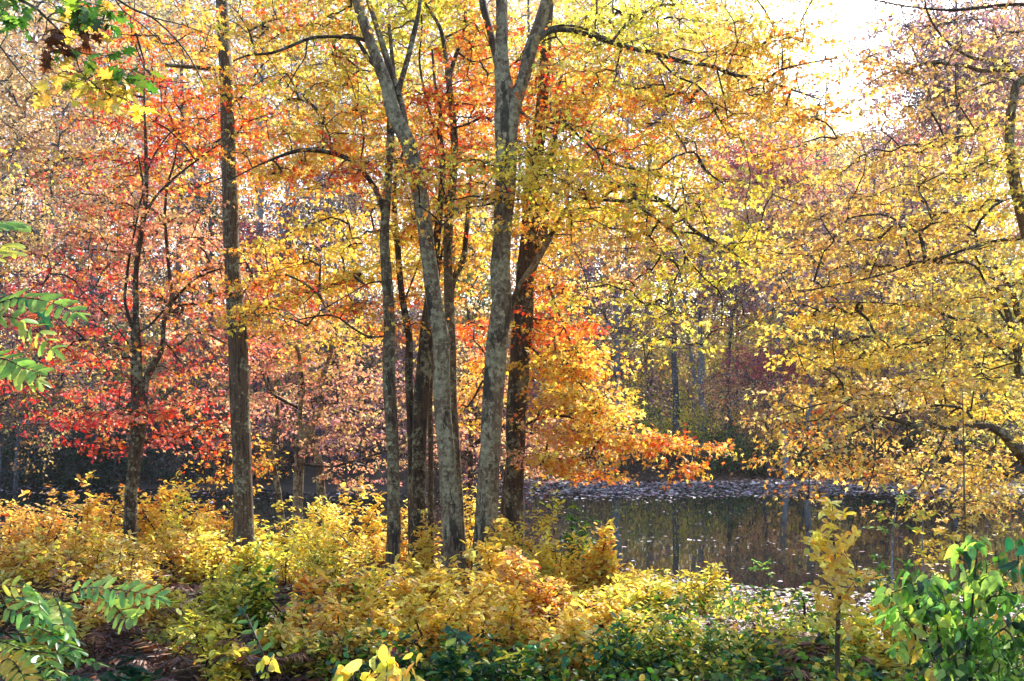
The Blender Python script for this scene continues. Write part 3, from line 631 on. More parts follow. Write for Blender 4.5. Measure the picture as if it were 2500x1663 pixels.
# --- pond-side trees with crooked stems
PG = 'crooked trees at the pond edge'
traced_tree('pondside_tree', 'crooked pale stem at the pond edge just right of the tall brown trunk', 18.0,
 [(700,1400,16),(690,1300,16),(683,1235,15),(675,1176,14),(664,1120,14),(659,1090,13),(672,1040,10),(676,980,8),(655,930,6),(643,880,5)],
 [([(660,1107,10),(640,1092,10),(614,1086,10),(590,1060,7),(560,1050,5)],18,17.6,B_LICHEN2),([(664,1135,8),(640,1125,8),(614,1123,7),(575,1118,5)],18,17.8,B_LICHEN2)],
 [(640,880,90,60,18,1,44,{'pinkorg':1,'redpink':1}),(600,980,70,60,18,1,34,'pinkorg'),(680,1000,70,60,18.4,1,24,{'pinkorg':1,'mauve':1}),(640,1130,60,30,17.6,.8,14,'org')], B_LICHEN2, leaf=.066, nleaf=24, group=PG)
traced_tree('pondside_tree', 'stout crooked grey tree at the pond edge with two arching upper stems', 17.5,
 [(722,1400,28),(724,1300,27),(725,1261,26),(728,1176,24),(734,1100,23),(738,1070,22),(756,1045,18),(778,1007,16),(784,960,15),(788,927,14),(798,890,12),(807,864,11),(812,800,7),(800,740,5)],
 [([(735,1068,13),(733,1030,12),(733,996,11),(740,960,10),(738,938,10),(728,858,10),(715,840,9),(701,837,8),(690,800,5)],17.5,17.2,B_LICHEN),
  ([(733,1000,6),(715,990,6),(696,980,7),(670,965,6),(654,949,6),(643,917,5),(632,895,4)],17.5,17.0,B_BRANCH),
  ([(741,1132,6),(780,1138,6),(818,1139,5),(871,1123,5),(940,1102,4),(990,1080,3)],17.5,16.5,B_BRANCH)],
 [(770,840,90,60,17.5,1,60,{'yel':2,'orgpale':2}),(690,820,70,50,17.5,1,30,{'redorg':1,'pinkorg':1}),(850,880,80,60,17.6,1.1,40,{'orgpale':1,'pinkorg':1}),(830,970,90,60,17.6,1.2,48,{'pinkorg':1,'orgpale':1,'mauve':1}),(700,920,70,50,17.4,1,24,'pinkorg'),
  (900,1060,90,50,17.2,1,44,{'pinkorg':1,'orgpale':1,'mauve':1}),(930,950,60,60,17.6,1.1,24,{'orgpale':1,'mauve':1}),(800,1070,70,30,17,.9,16,'pinkorg'),(880,800,70,50,18.2,1,30,{'org':1,'yel':1})], B_LICHEN, leaf=.066, nleaf=24, group=PG, sides=26)
traced_tree('pondside_tree', 'short lichened stem leaning out at the pond edge behind the yellow shrubs', 18.2,
 [(800,1400,18),(796,1300,18),(794,1282,18),(785,1240,20),(783,1203,21),(781,1134,16),(772,1105,15),(765,1086,15),(762,1050,11),(770,990,7)],
 [([(783,1160,8),(850,1130,5),(930,1150,4)],18.2,18.8)],
 [(860,1150,80,30,18.6,1,18,{'pinkorg':1}),(780,980,60,50,18.6,1,20,{'mauve':1,'pinkorg':1})], B_LICHEN2, leaf=.066, group=PG)
traced_tree('pondside_tree', 'slender maple behind the clump holding pale pink and orange leaves', 19.0,
 [(1148,1400,14),(1150,1250,13),(1148,1150,12),(1150,1050,10),(1142,950,8),(1150,850,6),(1140,750,4)],
 [([(1110,1130,10),(1165,1080,10),(1200,1060,8),(1230,1040,5)],19,18.6,B_BRANCH)],
 [(1140,860,70,70,19,1.1,40,'orgpale'),(1160,980,70,70,19,1.1,44,{'org':1,'pinkorg':1}),(1130,1090,60,60,19,1,36,{'pinkorg':2,'mauve':1}),(1230,1100,70,60,19,1,28,{'pinkorg':1,'orgpale':1}),(1070,900,50,80,19.3,1,24,{'orgpale':1,'yel':1}),(960,1000,60,80,19.5,1,24,{'pinkorg':1,'mauve':1}),
  (1310,1120,70,50,19,1,26,{'pinkorg':1,'orgpale':1})], B_DARK, leaf=.068, nleaf=26, group=PG)

# --- gold maple on the right, its trunk just outside the frame
R_limbs = [
 ([(2640,240,16),(2498,196,20),(2475,250,20),(2467,297,22),(2470,400,24),(2520,600,30),(2620,700,34)], 11.0, 11.0, B_LICHEN2),
 ([(2498,190,12),(2488,180,12),(2456,170,12),(2425,171,11),(2392,172,10),(2365,162,8),(2334,157,8),(2260,154,6),(2201,180,4)], 11.0, 10.6, B_LICHEN2),
 ([(2470,182,9),(2461,159,9),(2445,147,9),(2424,143,8),(2382,143,7),(2339,122,6),(2297,85,5),(2265,32,4),(2255,-20,3)], 11.0, 10.4, B_LICHEN2),
 ([(2640,40,10),(2500,11,8),(2387,19,7),(2313,25,6),(2217,16,4.5),(2132,0,3),(2060,-12,2)], 11.0, 10.2, B_BRANCH),
 ([(2334,157,4),(2336,240,3.5),(2370,300,3),(2400,350,3)], 10.7, 10.8),
 ([(2650,560,12),(2500,581,9),(2440,587,8),(2387,600,8),(2307,626,7),(2254,637,6),(2191,658,5),(2122,679,4.5),(2047,695,4),(1952,714,3)], 10.8, 9.6, B_BRANCH),
 ([(2307,628,4),(2380,650,5),(2405,690,6),(2440,760,6),(2470,800,7)], 10.3, 10.6),
 ([(2640,960,24),(2500,927,18),(2487,864,18),(2476,832,17),(2461,764,13),(2435,706,9),(2425,680,6)], 11.0, 10.8, B_DARK),
 ([(2640,900,18),(2500,786,15),(2480,740,14),(2467,706,13),(2453,685,11),(2440,650,6)], 11.0, 11.2, B_DARK),
 ([(2476,885,8),(2450,860,7),(2434,843,7),(2413,823,7),(2380,800,6),(2334,780,6),(2270,754,5),(2201,743,4),(2100,738,3.5),(2015,738,3)], 10.8, 9.8, B_BRANCH),
 ([(2640,1230,34),(2560,1170,30),(2500,1118,25),(2460,1070,21),(2440,1054,20),(2418,1044,19),(2375,1041,16),(2340,1046,14),(2307,1047,13),(2275,1040,12),(2254,1044,12),(2225,1036,11),(2195,1028,10),(2158,1020,8),(2116,1016,7),(2068,1020,5),(2000,1026,4),(1935,1033,3)], 11.0, 9.4, B_DARK),
 ([(2400,1040,8),(2375,1023,7),(2360,1005,7),(2344,996,6),(2310,990,6),(2280,991,5.5),(2227,1002,5),(2174,1015,4)], 10.5, 10.2),
 ([(2116,1016,5),(2073,991,4.5),(2041,980,4),(1988,991,3.5),(1888,1020,2.5)], 9.9, 9.5),
 ([(2312,1046,5),(2300,1080,5),(2280,1118,4),(2254,1176,3.5),(2225,1215,3),(2200,1245,2)], 10.1, 9.8),
 ([(2214,1036,4.5),(2216,1070,4),(2222,1097,4),(2238,1145,3),(2260,1200,2)], 9.9, 9.8),
 ([(2122,1020,5),(2134,1050,4.5),(2137,1086,4.5),(2132,1150,3.5),(2110,1214,2)], 9.8, 9.7),
 ([(2142,1020,4.5),(2089,1055,4),(2015,1086,3),(1960,1110,2)], 9.8, 9.5),
 ([(2200,1040,4),(2150,1090,4),(2120,1130,3),(2060,1170,2)], 9.9, 9.9),
 ([(2254,1150,3),(2280,1210,3),(2350,1260,2)], 9.9, 9.9)]
gb = {'brgold': 2, 'gold': 2, 'tan': .6}
traced_tree('gold_maple', 'big gold-leaved maple leaning in from the right edge over the pond', 11.0,
 [(2655,1560,60),(2650,1400,56),(2645,1230,52),(2640,960,46),(2630,700,40),(2640,500,34),(2645,240,26),(2640,40,20),(2620,-120,14)], R_limbs,
 [(2420,60,110,60,10.8,.8,60,{'brgold':1,'mauve':1}),(2280,90,110,60,10.6,.8,50,{'brgold':1,'mauve':1}),(2420,230,90,70,10.8,.8,40,{'gold':1,'brgold':1}),(2230,210,120,60,10.6,.8,60,{'brgold':2,'mauve':1}),(2100,170,70,60,10.4,.8,14,{'org':1,'brgold':1}),
  (2320,330,120,60,10.6,.8,54,{'brgold':1,'gold':1}),(2140,330,90,60,10.5,.8,24,'brgold'),(2470,420,70,90,10.6,.8,50,{'yg':1,'yel':2}),(2390,440,90,60,10.6,.8,40,{'yel':1,'yg':1,'gold':1}),(2180,440,130,60,10.4,.9,56,gb),(2280,500,120,60,10.4,.9,60,{'gold':1,'yel':1}),(2070,430,80,60,10.5,.9,24,{'brgold':1,'gold':1}),
  (2430,540,90,60,10.5,.8,50,{'yel':1,'gold':1}),(2100,560,130,60,10.2,.9,60,gb),(1990,610,100,60,10.2,.9,34,gb),(2240,600,110,50,10.3,.9,54,{'brgold':2,'gold':1}),(2380,650,110,60,10.5,.9,56,{'yel':1,'gold':1}),(2060,670,130,50,10.0,.9,60,gb),(1940,700,100,50,10.0,.9,26,{'gold':2,'org':1}),(1850,640,70,60,10.3,.9,14,{'gold':1,'yel':1}),
  (2200,720,120,50,10.2,.9,60,gb),(2330,760,110,50,10.3,.9,54,{'yel':1,'gold':2}),(2470,680,60,90,10.7,.8,34,'yel'),(2080,780,130,50,10.0,.9,60,{'gold':2,'yel':1}),(1980,800,100,50,9.9,.8,28,{'gold':1,'yel':2}),(2230,840,130,50,10.1,.9,64,{'yel':1,'gold':2}),(2400,870,90,50,10.4,.8,50,{'yel':2,'gold':1}),
  (2090,880,130,50,9.9,.9,60,{'gold':2,'yel':1}),(1990,920,80,44,9.8,.8,18,gb),(2240,930,120,40,10.1,.9,56,gb),(2380,960,100,40,10.4,.8,50,{'gold':1,'yel':1}),(2030,980,90,40,9.7,.7,36,gb),(1935,1010,60,34,9.6,.7,18,{'gold':1,'org':1}),(2150,1000,110,30,9.9,.7,34,gb),
  (2470,1000,60,60,10.7,.8,40,{'yel':1}),(1960,1090,100,30,9.6,.7,40,{'org':1,'brgold':2}),(2060,1120,100,36,9.7,.7,34,{'brgold':1,'org':1}),(2180,1120,100,50,9.9,.7,24,'brgold'),(2300,1110,90,50,10.2,.8,40,gb),(2430,1120,80,50,10.6,.8,44,{'gold':1,'yel':1}),(1970,1170,50,20,9.6,.4,10,{'org':1,'brgold':1}),
  (2300,1200,110,30,10.2,.7,32,{'gold':1,'brgold':1}),(2430,1210,80,40,10.4,.8,40,gb),(2200,1190,70,24,9.9,.6,12,'brgold')],
 B_DARK, nleaf=22, leaf=.060, R=.30, twig_k=.0036, twr=.002, dens=.64, dY=.45)


# ================================================================== TREES ACROSS THE WATER
def far_tree(label, px, Y, topy, wpx, crowns_, bark=None, leaf=.17, nleaf=34, R=.75, lean=0, group='trees beyond the pond', name='far_tree', forks=2, T=T_QUAD, seed=0, rY=2.2, coherent=.75, base_dy=0):
    r = np.random.default_rng(len(label) * 7 + int(px) + 500)
    bark = bark or B_FAR
    crowns = [(c[0], c[1], c[2] * 1.15, c[3] * 1.15, int(c[4] * 1.35), *c[5:]) for c in crowns_]
    b = P(px, HZ, Y); gz = float(ground(b[0], Y)); root = empty(name, (b[0], Y, gz), label, 'tree', group)
    top = P(px + lean, topy, Y)[2]; H = top - gz
    n = 9; ts = np.linspace(0, 1, n)
    pts = np.stack([b[0] + lean / FP * Y * ts + np.cumsum(r.normal(0, .09, n)) * (ts > .01), Y + np.cumsum(r.normal(0, .06, n)), gz - .1 + (H + .1) * ts], -1)
    r0 = wpx / 2 / FP * Y; rad = r0 * (1.12 - .95 * ts ** 1.2)
    cp = catmull(np.hstack([pts, rad[:, None]]), .5)
    cp[:, 3] *= 1.25
    T0 = Tubes(); T0.add(cp[:, :3], np.maximum(cp[:, 3], .02), 9, .05, int(px) + 500); T0.build('trunk', bark, root)
    sk = Skel(); k = cp[:, 2] > gz + H * .25; sk.limb(cp[k, :3], cp[k, 3])
    LV = Leaves(); tgs = []
    for c in crowns:
        cx, cy, rx, ry, nn, pal = c[:6]; o = c[6] if len(c) > 6 else {}
        tgs.append((ell(cx, cy, Y + o.get('dY', 0), rx, ry, o.get('rY', rY), nn, .45), pal, o))
    cnt = grow(sk, np.vstack([q[0] for q in tgs]), .9, .12, jitter=.07)
    TW = twig_mesh(sk, cnt, rmin=.012, k=.013, sides=3, rmax=r0 * .75)
    for tg, pal, o in tgs:
        spray(LV, TW, tg, pal, o.get('n', nleaf), o.get('R', R), o.get('s', leaf), .5, .18, twr=.011, droop=.4, coherent=coherent)
    TW.build('branches', bark if wpx < 8 else B_FAR, root)
    LV.build('foliage', T, M_FAR, root); print(name, LV.count(), H); return root

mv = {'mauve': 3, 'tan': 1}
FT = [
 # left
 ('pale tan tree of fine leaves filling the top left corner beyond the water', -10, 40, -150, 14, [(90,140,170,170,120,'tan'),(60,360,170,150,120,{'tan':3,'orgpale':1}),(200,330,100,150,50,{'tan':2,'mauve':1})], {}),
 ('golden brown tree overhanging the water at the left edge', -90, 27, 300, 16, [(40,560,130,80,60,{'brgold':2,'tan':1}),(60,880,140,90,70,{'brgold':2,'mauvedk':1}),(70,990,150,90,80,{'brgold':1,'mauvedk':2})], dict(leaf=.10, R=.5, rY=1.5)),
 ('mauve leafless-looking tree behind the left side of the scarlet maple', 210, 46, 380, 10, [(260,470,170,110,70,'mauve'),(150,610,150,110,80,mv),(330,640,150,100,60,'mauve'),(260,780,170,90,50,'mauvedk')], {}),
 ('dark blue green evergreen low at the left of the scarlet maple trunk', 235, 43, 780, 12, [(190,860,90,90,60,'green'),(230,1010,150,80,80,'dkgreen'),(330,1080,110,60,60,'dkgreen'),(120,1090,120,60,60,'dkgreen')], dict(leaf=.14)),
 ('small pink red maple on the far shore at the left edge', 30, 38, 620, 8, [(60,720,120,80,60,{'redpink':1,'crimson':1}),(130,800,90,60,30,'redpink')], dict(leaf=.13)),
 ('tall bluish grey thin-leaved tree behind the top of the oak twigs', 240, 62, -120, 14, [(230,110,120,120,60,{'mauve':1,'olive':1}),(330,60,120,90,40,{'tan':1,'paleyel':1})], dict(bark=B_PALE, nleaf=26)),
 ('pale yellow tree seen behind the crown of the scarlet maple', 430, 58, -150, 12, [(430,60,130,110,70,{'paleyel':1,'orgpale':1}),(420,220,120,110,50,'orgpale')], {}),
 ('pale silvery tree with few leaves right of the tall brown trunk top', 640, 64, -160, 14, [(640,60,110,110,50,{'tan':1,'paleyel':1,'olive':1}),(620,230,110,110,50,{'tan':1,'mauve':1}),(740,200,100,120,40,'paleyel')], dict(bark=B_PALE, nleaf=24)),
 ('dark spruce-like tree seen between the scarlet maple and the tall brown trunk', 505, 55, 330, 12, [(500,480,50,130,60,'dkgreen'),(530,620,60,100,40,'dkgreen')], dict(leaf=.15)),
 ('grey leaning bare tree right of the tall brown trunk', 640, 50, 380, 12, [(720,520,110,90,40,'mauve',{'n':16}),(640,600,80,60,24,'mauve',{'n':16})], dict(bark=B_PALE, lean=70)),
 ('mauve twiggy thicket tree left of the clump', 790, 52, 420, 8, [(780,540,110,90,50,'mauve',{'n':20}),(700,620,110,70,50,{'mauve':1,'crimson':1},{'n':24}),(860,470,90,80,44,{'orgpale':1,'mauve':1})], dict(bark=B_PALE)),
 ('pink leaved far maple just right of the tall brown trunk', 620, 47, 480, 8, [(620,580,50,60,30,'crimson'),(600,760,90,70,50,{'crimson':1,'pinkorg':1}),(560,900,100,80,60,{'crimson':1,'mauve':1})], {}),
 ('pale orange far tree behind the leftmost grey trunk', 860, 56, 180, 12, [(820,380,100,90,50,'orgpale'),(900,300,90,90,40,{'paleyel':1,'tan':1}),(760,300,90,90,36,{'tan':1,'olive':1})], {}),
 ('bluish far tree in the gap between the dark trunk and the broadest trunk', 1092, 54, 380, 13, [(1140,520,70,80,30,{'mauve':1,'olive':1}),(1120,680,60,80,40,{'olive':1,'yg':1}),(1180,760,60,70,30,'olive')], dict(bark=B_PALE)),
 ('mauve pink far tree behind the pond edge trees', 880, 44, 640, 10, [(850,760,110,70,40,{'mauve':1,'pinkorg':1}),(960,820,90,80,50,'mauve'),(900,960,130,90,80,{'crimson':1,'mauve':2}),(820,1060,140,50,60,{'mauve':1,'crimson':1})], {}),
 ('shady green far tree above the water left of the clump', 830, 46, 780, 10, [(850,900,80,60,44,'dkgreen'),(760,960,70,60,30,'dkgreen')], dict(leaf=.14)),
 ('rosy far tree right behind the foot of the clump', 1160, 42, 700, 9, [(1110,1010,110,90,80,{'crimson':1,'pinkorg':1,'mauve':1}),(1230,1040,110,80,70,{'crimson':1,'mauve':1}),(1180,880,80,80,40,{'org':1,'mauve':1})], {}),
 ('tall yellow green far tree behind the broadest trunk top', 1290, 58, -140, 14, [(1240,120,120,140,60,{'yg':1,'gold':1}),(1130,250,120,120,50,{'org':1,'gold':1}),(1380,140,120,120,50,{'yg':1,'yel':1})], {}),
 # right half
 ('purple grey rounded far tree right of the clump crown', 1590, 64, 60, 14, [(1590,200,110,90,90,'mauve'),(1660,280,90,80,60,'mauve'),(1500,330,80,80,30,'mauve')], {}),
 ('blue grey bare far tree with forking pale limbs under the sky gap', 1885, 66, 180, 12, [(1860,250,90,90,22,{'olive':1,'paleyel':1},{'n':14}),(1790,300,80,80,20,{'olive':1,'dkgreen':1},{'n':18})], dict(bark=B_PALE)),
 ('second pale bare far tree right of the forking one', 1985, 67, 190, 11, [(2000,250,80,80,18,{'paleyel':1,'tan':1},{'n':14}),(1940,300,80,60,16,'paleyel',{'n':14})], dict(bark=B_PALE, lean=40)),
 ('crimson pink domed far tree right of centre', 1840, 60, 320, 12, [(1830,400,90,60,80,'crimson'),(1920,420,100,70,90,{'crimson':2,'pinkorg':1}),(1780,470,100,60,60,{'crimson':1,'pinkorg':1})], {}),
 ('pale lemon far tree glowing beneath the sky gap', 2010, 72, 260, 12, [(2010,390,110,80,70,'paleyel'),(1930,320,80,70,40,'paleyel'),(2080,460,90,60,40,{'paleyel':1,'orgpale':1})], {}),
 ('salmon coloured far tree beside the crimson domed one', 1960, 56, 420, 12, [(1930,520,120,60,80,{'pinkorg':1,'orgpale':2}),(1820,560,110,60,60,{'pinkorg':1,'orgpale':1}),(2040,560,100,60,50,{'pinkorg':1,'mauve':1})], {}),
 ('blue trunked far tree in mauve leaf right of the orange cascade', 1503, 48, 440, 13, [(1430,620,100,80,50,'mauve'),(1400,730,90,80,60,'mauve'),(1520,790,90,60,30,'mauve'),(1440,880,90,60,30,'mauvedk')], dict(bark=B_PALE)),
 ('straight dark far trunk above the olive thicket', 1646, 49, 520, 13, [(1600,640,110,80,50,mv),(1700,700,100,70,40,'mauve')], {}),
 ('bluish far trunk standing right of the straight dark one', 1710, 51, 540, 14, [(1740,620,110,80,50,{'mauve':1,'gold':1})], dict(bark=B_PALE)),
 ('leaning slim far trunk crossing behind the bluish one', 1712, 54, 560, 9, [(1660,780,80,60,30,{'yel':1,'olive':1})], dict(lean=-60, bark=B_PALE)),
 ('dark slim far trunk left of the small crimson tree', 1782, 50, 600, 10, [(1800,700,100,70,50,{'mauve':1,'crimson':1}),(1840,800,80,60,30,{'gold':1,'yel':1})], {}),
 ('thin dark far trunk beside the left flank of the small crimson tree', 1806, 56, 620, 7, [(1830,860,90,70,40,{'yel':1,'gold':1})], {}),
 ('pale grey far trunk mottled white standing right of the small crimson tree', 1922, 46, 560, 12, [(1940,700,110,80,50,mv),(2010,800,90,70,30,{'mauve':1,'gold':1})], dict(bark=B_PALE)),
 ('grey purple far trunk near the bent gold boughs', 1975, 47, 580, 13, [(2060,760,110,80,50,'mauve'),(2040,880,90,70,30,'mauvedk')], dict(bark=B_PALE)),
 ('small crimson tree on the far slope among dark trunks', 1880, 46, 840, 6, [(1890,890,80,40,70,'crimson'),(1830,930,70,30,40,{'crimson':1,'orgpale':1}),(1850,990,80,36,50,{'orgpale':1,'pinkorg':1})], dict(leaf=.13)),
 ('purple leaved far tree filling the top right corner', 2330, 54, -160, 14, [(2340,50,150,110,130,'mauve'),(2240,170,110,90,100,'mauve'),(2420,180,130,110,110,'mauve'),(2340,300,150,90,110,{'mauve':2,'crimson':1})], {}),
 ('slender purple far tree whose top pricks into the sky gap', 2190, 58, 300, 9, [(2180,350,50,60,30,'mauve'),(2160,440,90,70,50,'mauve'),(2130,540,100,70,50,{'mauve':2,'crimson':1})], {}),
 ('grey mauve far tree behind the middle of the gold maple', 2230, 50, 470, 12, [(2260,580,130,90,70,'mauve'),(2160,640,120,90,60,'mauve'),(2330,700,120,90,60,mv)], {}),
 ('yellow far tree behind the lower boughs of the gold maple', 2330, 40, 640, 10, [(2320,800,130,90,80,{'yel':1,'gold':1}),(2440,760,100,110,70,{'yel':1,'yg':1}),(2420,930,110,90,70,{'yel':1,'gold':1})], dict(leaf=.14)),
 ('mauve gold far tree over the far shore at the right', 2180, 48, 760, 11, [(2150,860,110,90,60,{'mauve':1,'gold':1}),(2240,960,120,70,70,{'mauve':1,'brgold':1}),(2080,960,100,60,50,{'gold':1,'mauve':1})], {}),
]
for lb, px, Y, ty, wp, cr, kw in FT:
    far_tree(lb, px, Y, ty, wp, cr, **kw)


# thickets on the far shore
def thicket(label, px, Y, topy, wpx, pal, n=70, leaf=.13):
    b = P(px, HZ, Y); gz = float(ground(b[0], Y)); H = P(px, topy, Y)[2] - gz
    root = empty('shore_thicket', (b[0], Y, gz), label, 'bush', 'thickets along the far shore')
    sk = Skel(); hw = wpx / 2 / FP * Y
    for k in range(7):
        x = b[0] + rng.uniform(-.6, .6) * hw; pts = np.array([[x, Y + rng.uniform(-.5, .5), gz + q * H * .45] for q in (0, .3, .6, 1)]); sk.limb(pts, [.05, .045, .04, .03])
        sk.paths.append(list(range(sk.n - 4, sk.n)))
    v = unit(n) * (rng.random(n) ** .4)[:, None]; v[:, 2] = np.abs(v[:, 2]) * 1.15 - .12
    tg = np.array([b[0], Y, gz + H * .12]) + v * np.array([hw, 1.4, H * .85])
    cnt = grow(sk, tg, .5, .1); TW = twig_mesh(sk, cnt, rmin=.01, k=.01, sides=3, rmax=.05); LV = Leaves()
    spray(LV, TW, tg, pal, 34, .5, leaf, .5, .14, twr=.008, coherent=.7)
    TW.build('stems', B_FAR, root); LV.build('foliage', T_QUAD, M_FAR, root)
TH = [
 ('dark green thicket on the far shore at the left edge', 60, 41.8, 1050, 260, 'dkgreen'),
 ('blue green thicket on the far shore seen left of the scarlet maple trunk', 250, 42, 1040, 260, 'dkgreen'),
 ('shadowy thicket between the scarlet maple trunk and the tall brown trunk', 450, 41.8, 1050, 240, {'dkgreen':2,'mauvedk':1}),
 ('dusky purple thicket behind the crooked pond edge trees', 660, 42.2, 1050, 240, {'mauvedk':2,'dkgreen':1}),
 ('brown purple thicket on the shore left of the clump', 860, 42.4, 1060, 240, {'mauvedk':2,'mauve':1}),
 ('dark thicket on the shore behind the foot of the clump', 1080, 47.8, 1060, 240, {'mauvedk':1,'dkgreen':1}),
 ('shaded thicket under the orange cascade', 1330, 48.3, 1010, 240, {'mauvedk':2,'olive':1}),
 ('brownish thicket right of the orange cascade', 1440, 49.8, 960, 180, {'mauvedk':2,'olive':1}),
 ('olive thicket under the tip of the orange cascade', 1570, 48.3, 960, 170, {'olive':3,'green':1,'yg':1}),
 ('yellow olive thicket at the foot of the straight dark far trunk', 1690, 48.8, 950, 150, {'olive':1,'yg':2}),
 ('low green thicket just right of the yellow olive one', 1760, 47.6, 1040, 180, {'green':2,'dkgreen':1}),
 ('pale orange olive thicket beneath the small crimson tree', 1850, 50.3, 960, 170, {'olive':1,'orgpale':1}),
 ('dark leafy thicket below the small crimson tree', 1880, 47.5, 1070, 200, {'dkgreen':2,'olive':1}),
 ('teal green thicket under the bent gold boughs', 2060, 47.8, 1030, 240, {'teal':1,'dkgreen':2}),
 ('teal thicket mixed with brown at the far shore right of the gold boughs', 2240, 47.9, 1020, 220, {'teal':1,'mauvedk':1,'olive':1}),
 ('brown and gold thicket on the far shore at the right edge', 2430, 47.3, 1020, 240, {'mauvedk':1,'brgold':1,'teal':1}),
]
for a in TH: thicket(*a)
# dark low scrub line hugging the shore
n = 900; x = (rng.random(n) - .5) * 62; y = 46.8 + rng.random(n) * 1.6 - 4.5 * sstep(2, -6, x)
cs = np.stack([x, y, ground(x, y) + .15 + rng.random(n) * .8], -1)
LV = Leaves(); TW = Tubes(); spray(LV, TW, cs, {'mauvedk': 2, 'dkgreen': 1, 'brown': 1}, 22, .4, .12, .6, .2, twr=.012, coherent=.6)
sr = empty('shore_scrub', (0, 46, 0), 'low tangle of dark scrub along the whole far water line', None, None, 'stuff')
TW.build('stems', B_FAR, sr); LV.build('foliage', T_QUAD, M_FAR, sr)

# fallen log on the far shore
TT = Tubes(); a = P(1385, 1166, 44.9); b = P(1495, 1156, 45.7); a[2] = -.82; b[2] = -.62
lp = catmull(np.array([a, (a + b) / 2 + [0, 0, .06], b]), .15); TT.add(lp, np.linspace(.22, .15, len(lp)), 10, .08)
lg = TT.build('fallen_log', B_FAR); tag(lg, 'dark fallen log lying on the leafy far shore under the orange cascade', 'log')

# distant wooded hillside behind everything
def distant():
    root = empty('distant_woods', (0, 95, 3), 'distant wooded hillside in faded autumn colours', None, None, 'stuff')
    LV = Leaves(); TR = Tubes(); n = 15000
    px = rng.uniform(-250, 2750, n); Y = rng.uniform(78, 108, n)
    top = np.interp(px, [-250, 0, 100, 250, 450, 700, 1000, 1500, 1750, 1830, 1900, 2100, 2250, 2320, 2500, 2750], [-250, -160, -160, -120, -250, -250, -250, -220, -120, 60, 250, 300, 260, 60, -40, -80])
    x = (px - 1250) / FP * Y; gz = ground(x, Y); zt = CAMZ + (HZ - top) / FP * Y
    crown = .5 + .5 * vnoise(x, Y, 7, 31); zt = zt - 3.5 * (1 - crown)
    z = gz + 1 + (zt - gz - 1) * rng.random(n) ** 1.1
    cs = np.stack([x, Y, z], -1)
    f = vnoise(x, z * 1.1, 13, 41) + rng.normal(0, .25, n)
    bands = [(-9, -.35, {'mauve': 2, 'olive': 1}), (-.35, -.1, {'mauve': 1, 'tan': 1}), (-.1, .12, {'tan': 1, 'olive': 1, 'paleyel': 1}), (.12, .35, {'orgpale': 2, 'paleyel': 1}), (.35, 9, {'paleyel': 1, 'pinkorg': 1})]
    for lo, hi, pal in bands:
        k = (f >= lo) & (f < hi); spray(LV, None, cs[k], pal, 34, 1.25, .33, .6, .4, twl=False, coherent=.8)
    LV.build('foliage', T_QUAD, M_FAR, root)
    for i in range(36):
        qx = rng.uniform(-150, 2650); q = rng.uniform(74, 90); X = (qx - 1250) / FP * q; g = float(ground(X, q))
        tz = CAMZ + (HZ - np.interp(qx, [0, 1500, 1850, 2250, 2500], [0, 120, 430, 420, 300])) / FP * q - 2
        if tz < g + 4: continue
        pts = np.stack([X + np.cumsum(rng.normal(0, .12, 8)), np.full(8, q), np.linspace(g - .1, tz, 8)], -1)
        TR.add(pts, np.linspace(.17, .04, 8) * rng.uniform(.6, 1.2), 6)
        for j in range(7):
            k = rng.integers(3, 8); a = pts[k]; dx = rng.normal(0, 1.8)
            TR.add(np.array([a, a + [dx * .5, 0, 1.3], a + [dx, 0, 3.2]]), [.06, .045, .02], 4)
    TR.build('trunks', B_PALE, root)
distant()
# undergrowth between the far trunks
n = 4200; px = rng.uniform(-250, 2750, n); y = rng.uniform(50, 78, n); x = (px - 1250) / FP * y; z = ground(x, y) + .3 + 4.5 * rng.random(n) ** 1.3
cs = np.stack([x, y, z], -1); LV = Leaves(); f = vnoise(x, z * 2 + y, 6, 77) + rng.normal(0, .2, n)
for lo, hi, pal in [(-9, -.25, {'mauvedk': 2, 'olive': 1}), (-.25, .0, {'olive': 1, 'mauve': 1}), (.0, .25, {'gold': 1, 'yel': 1, 'olive': 1}), (.25, 9, {'mauve': 1, 'brgold': 1})]:
    k = (f >= lo) & (f < hi); spray(LV, None, cs[k], pal, 30, .85, .2, .6, .25, twl=False, coherent=.7)
ug = empty('far_undergrowth', (0, 60, 2), 'undergrowth of saplings and bushes between the far trunks', None, None, 'stuff'); LV.build('foliage', T_QUAD, M_FAR, ug)

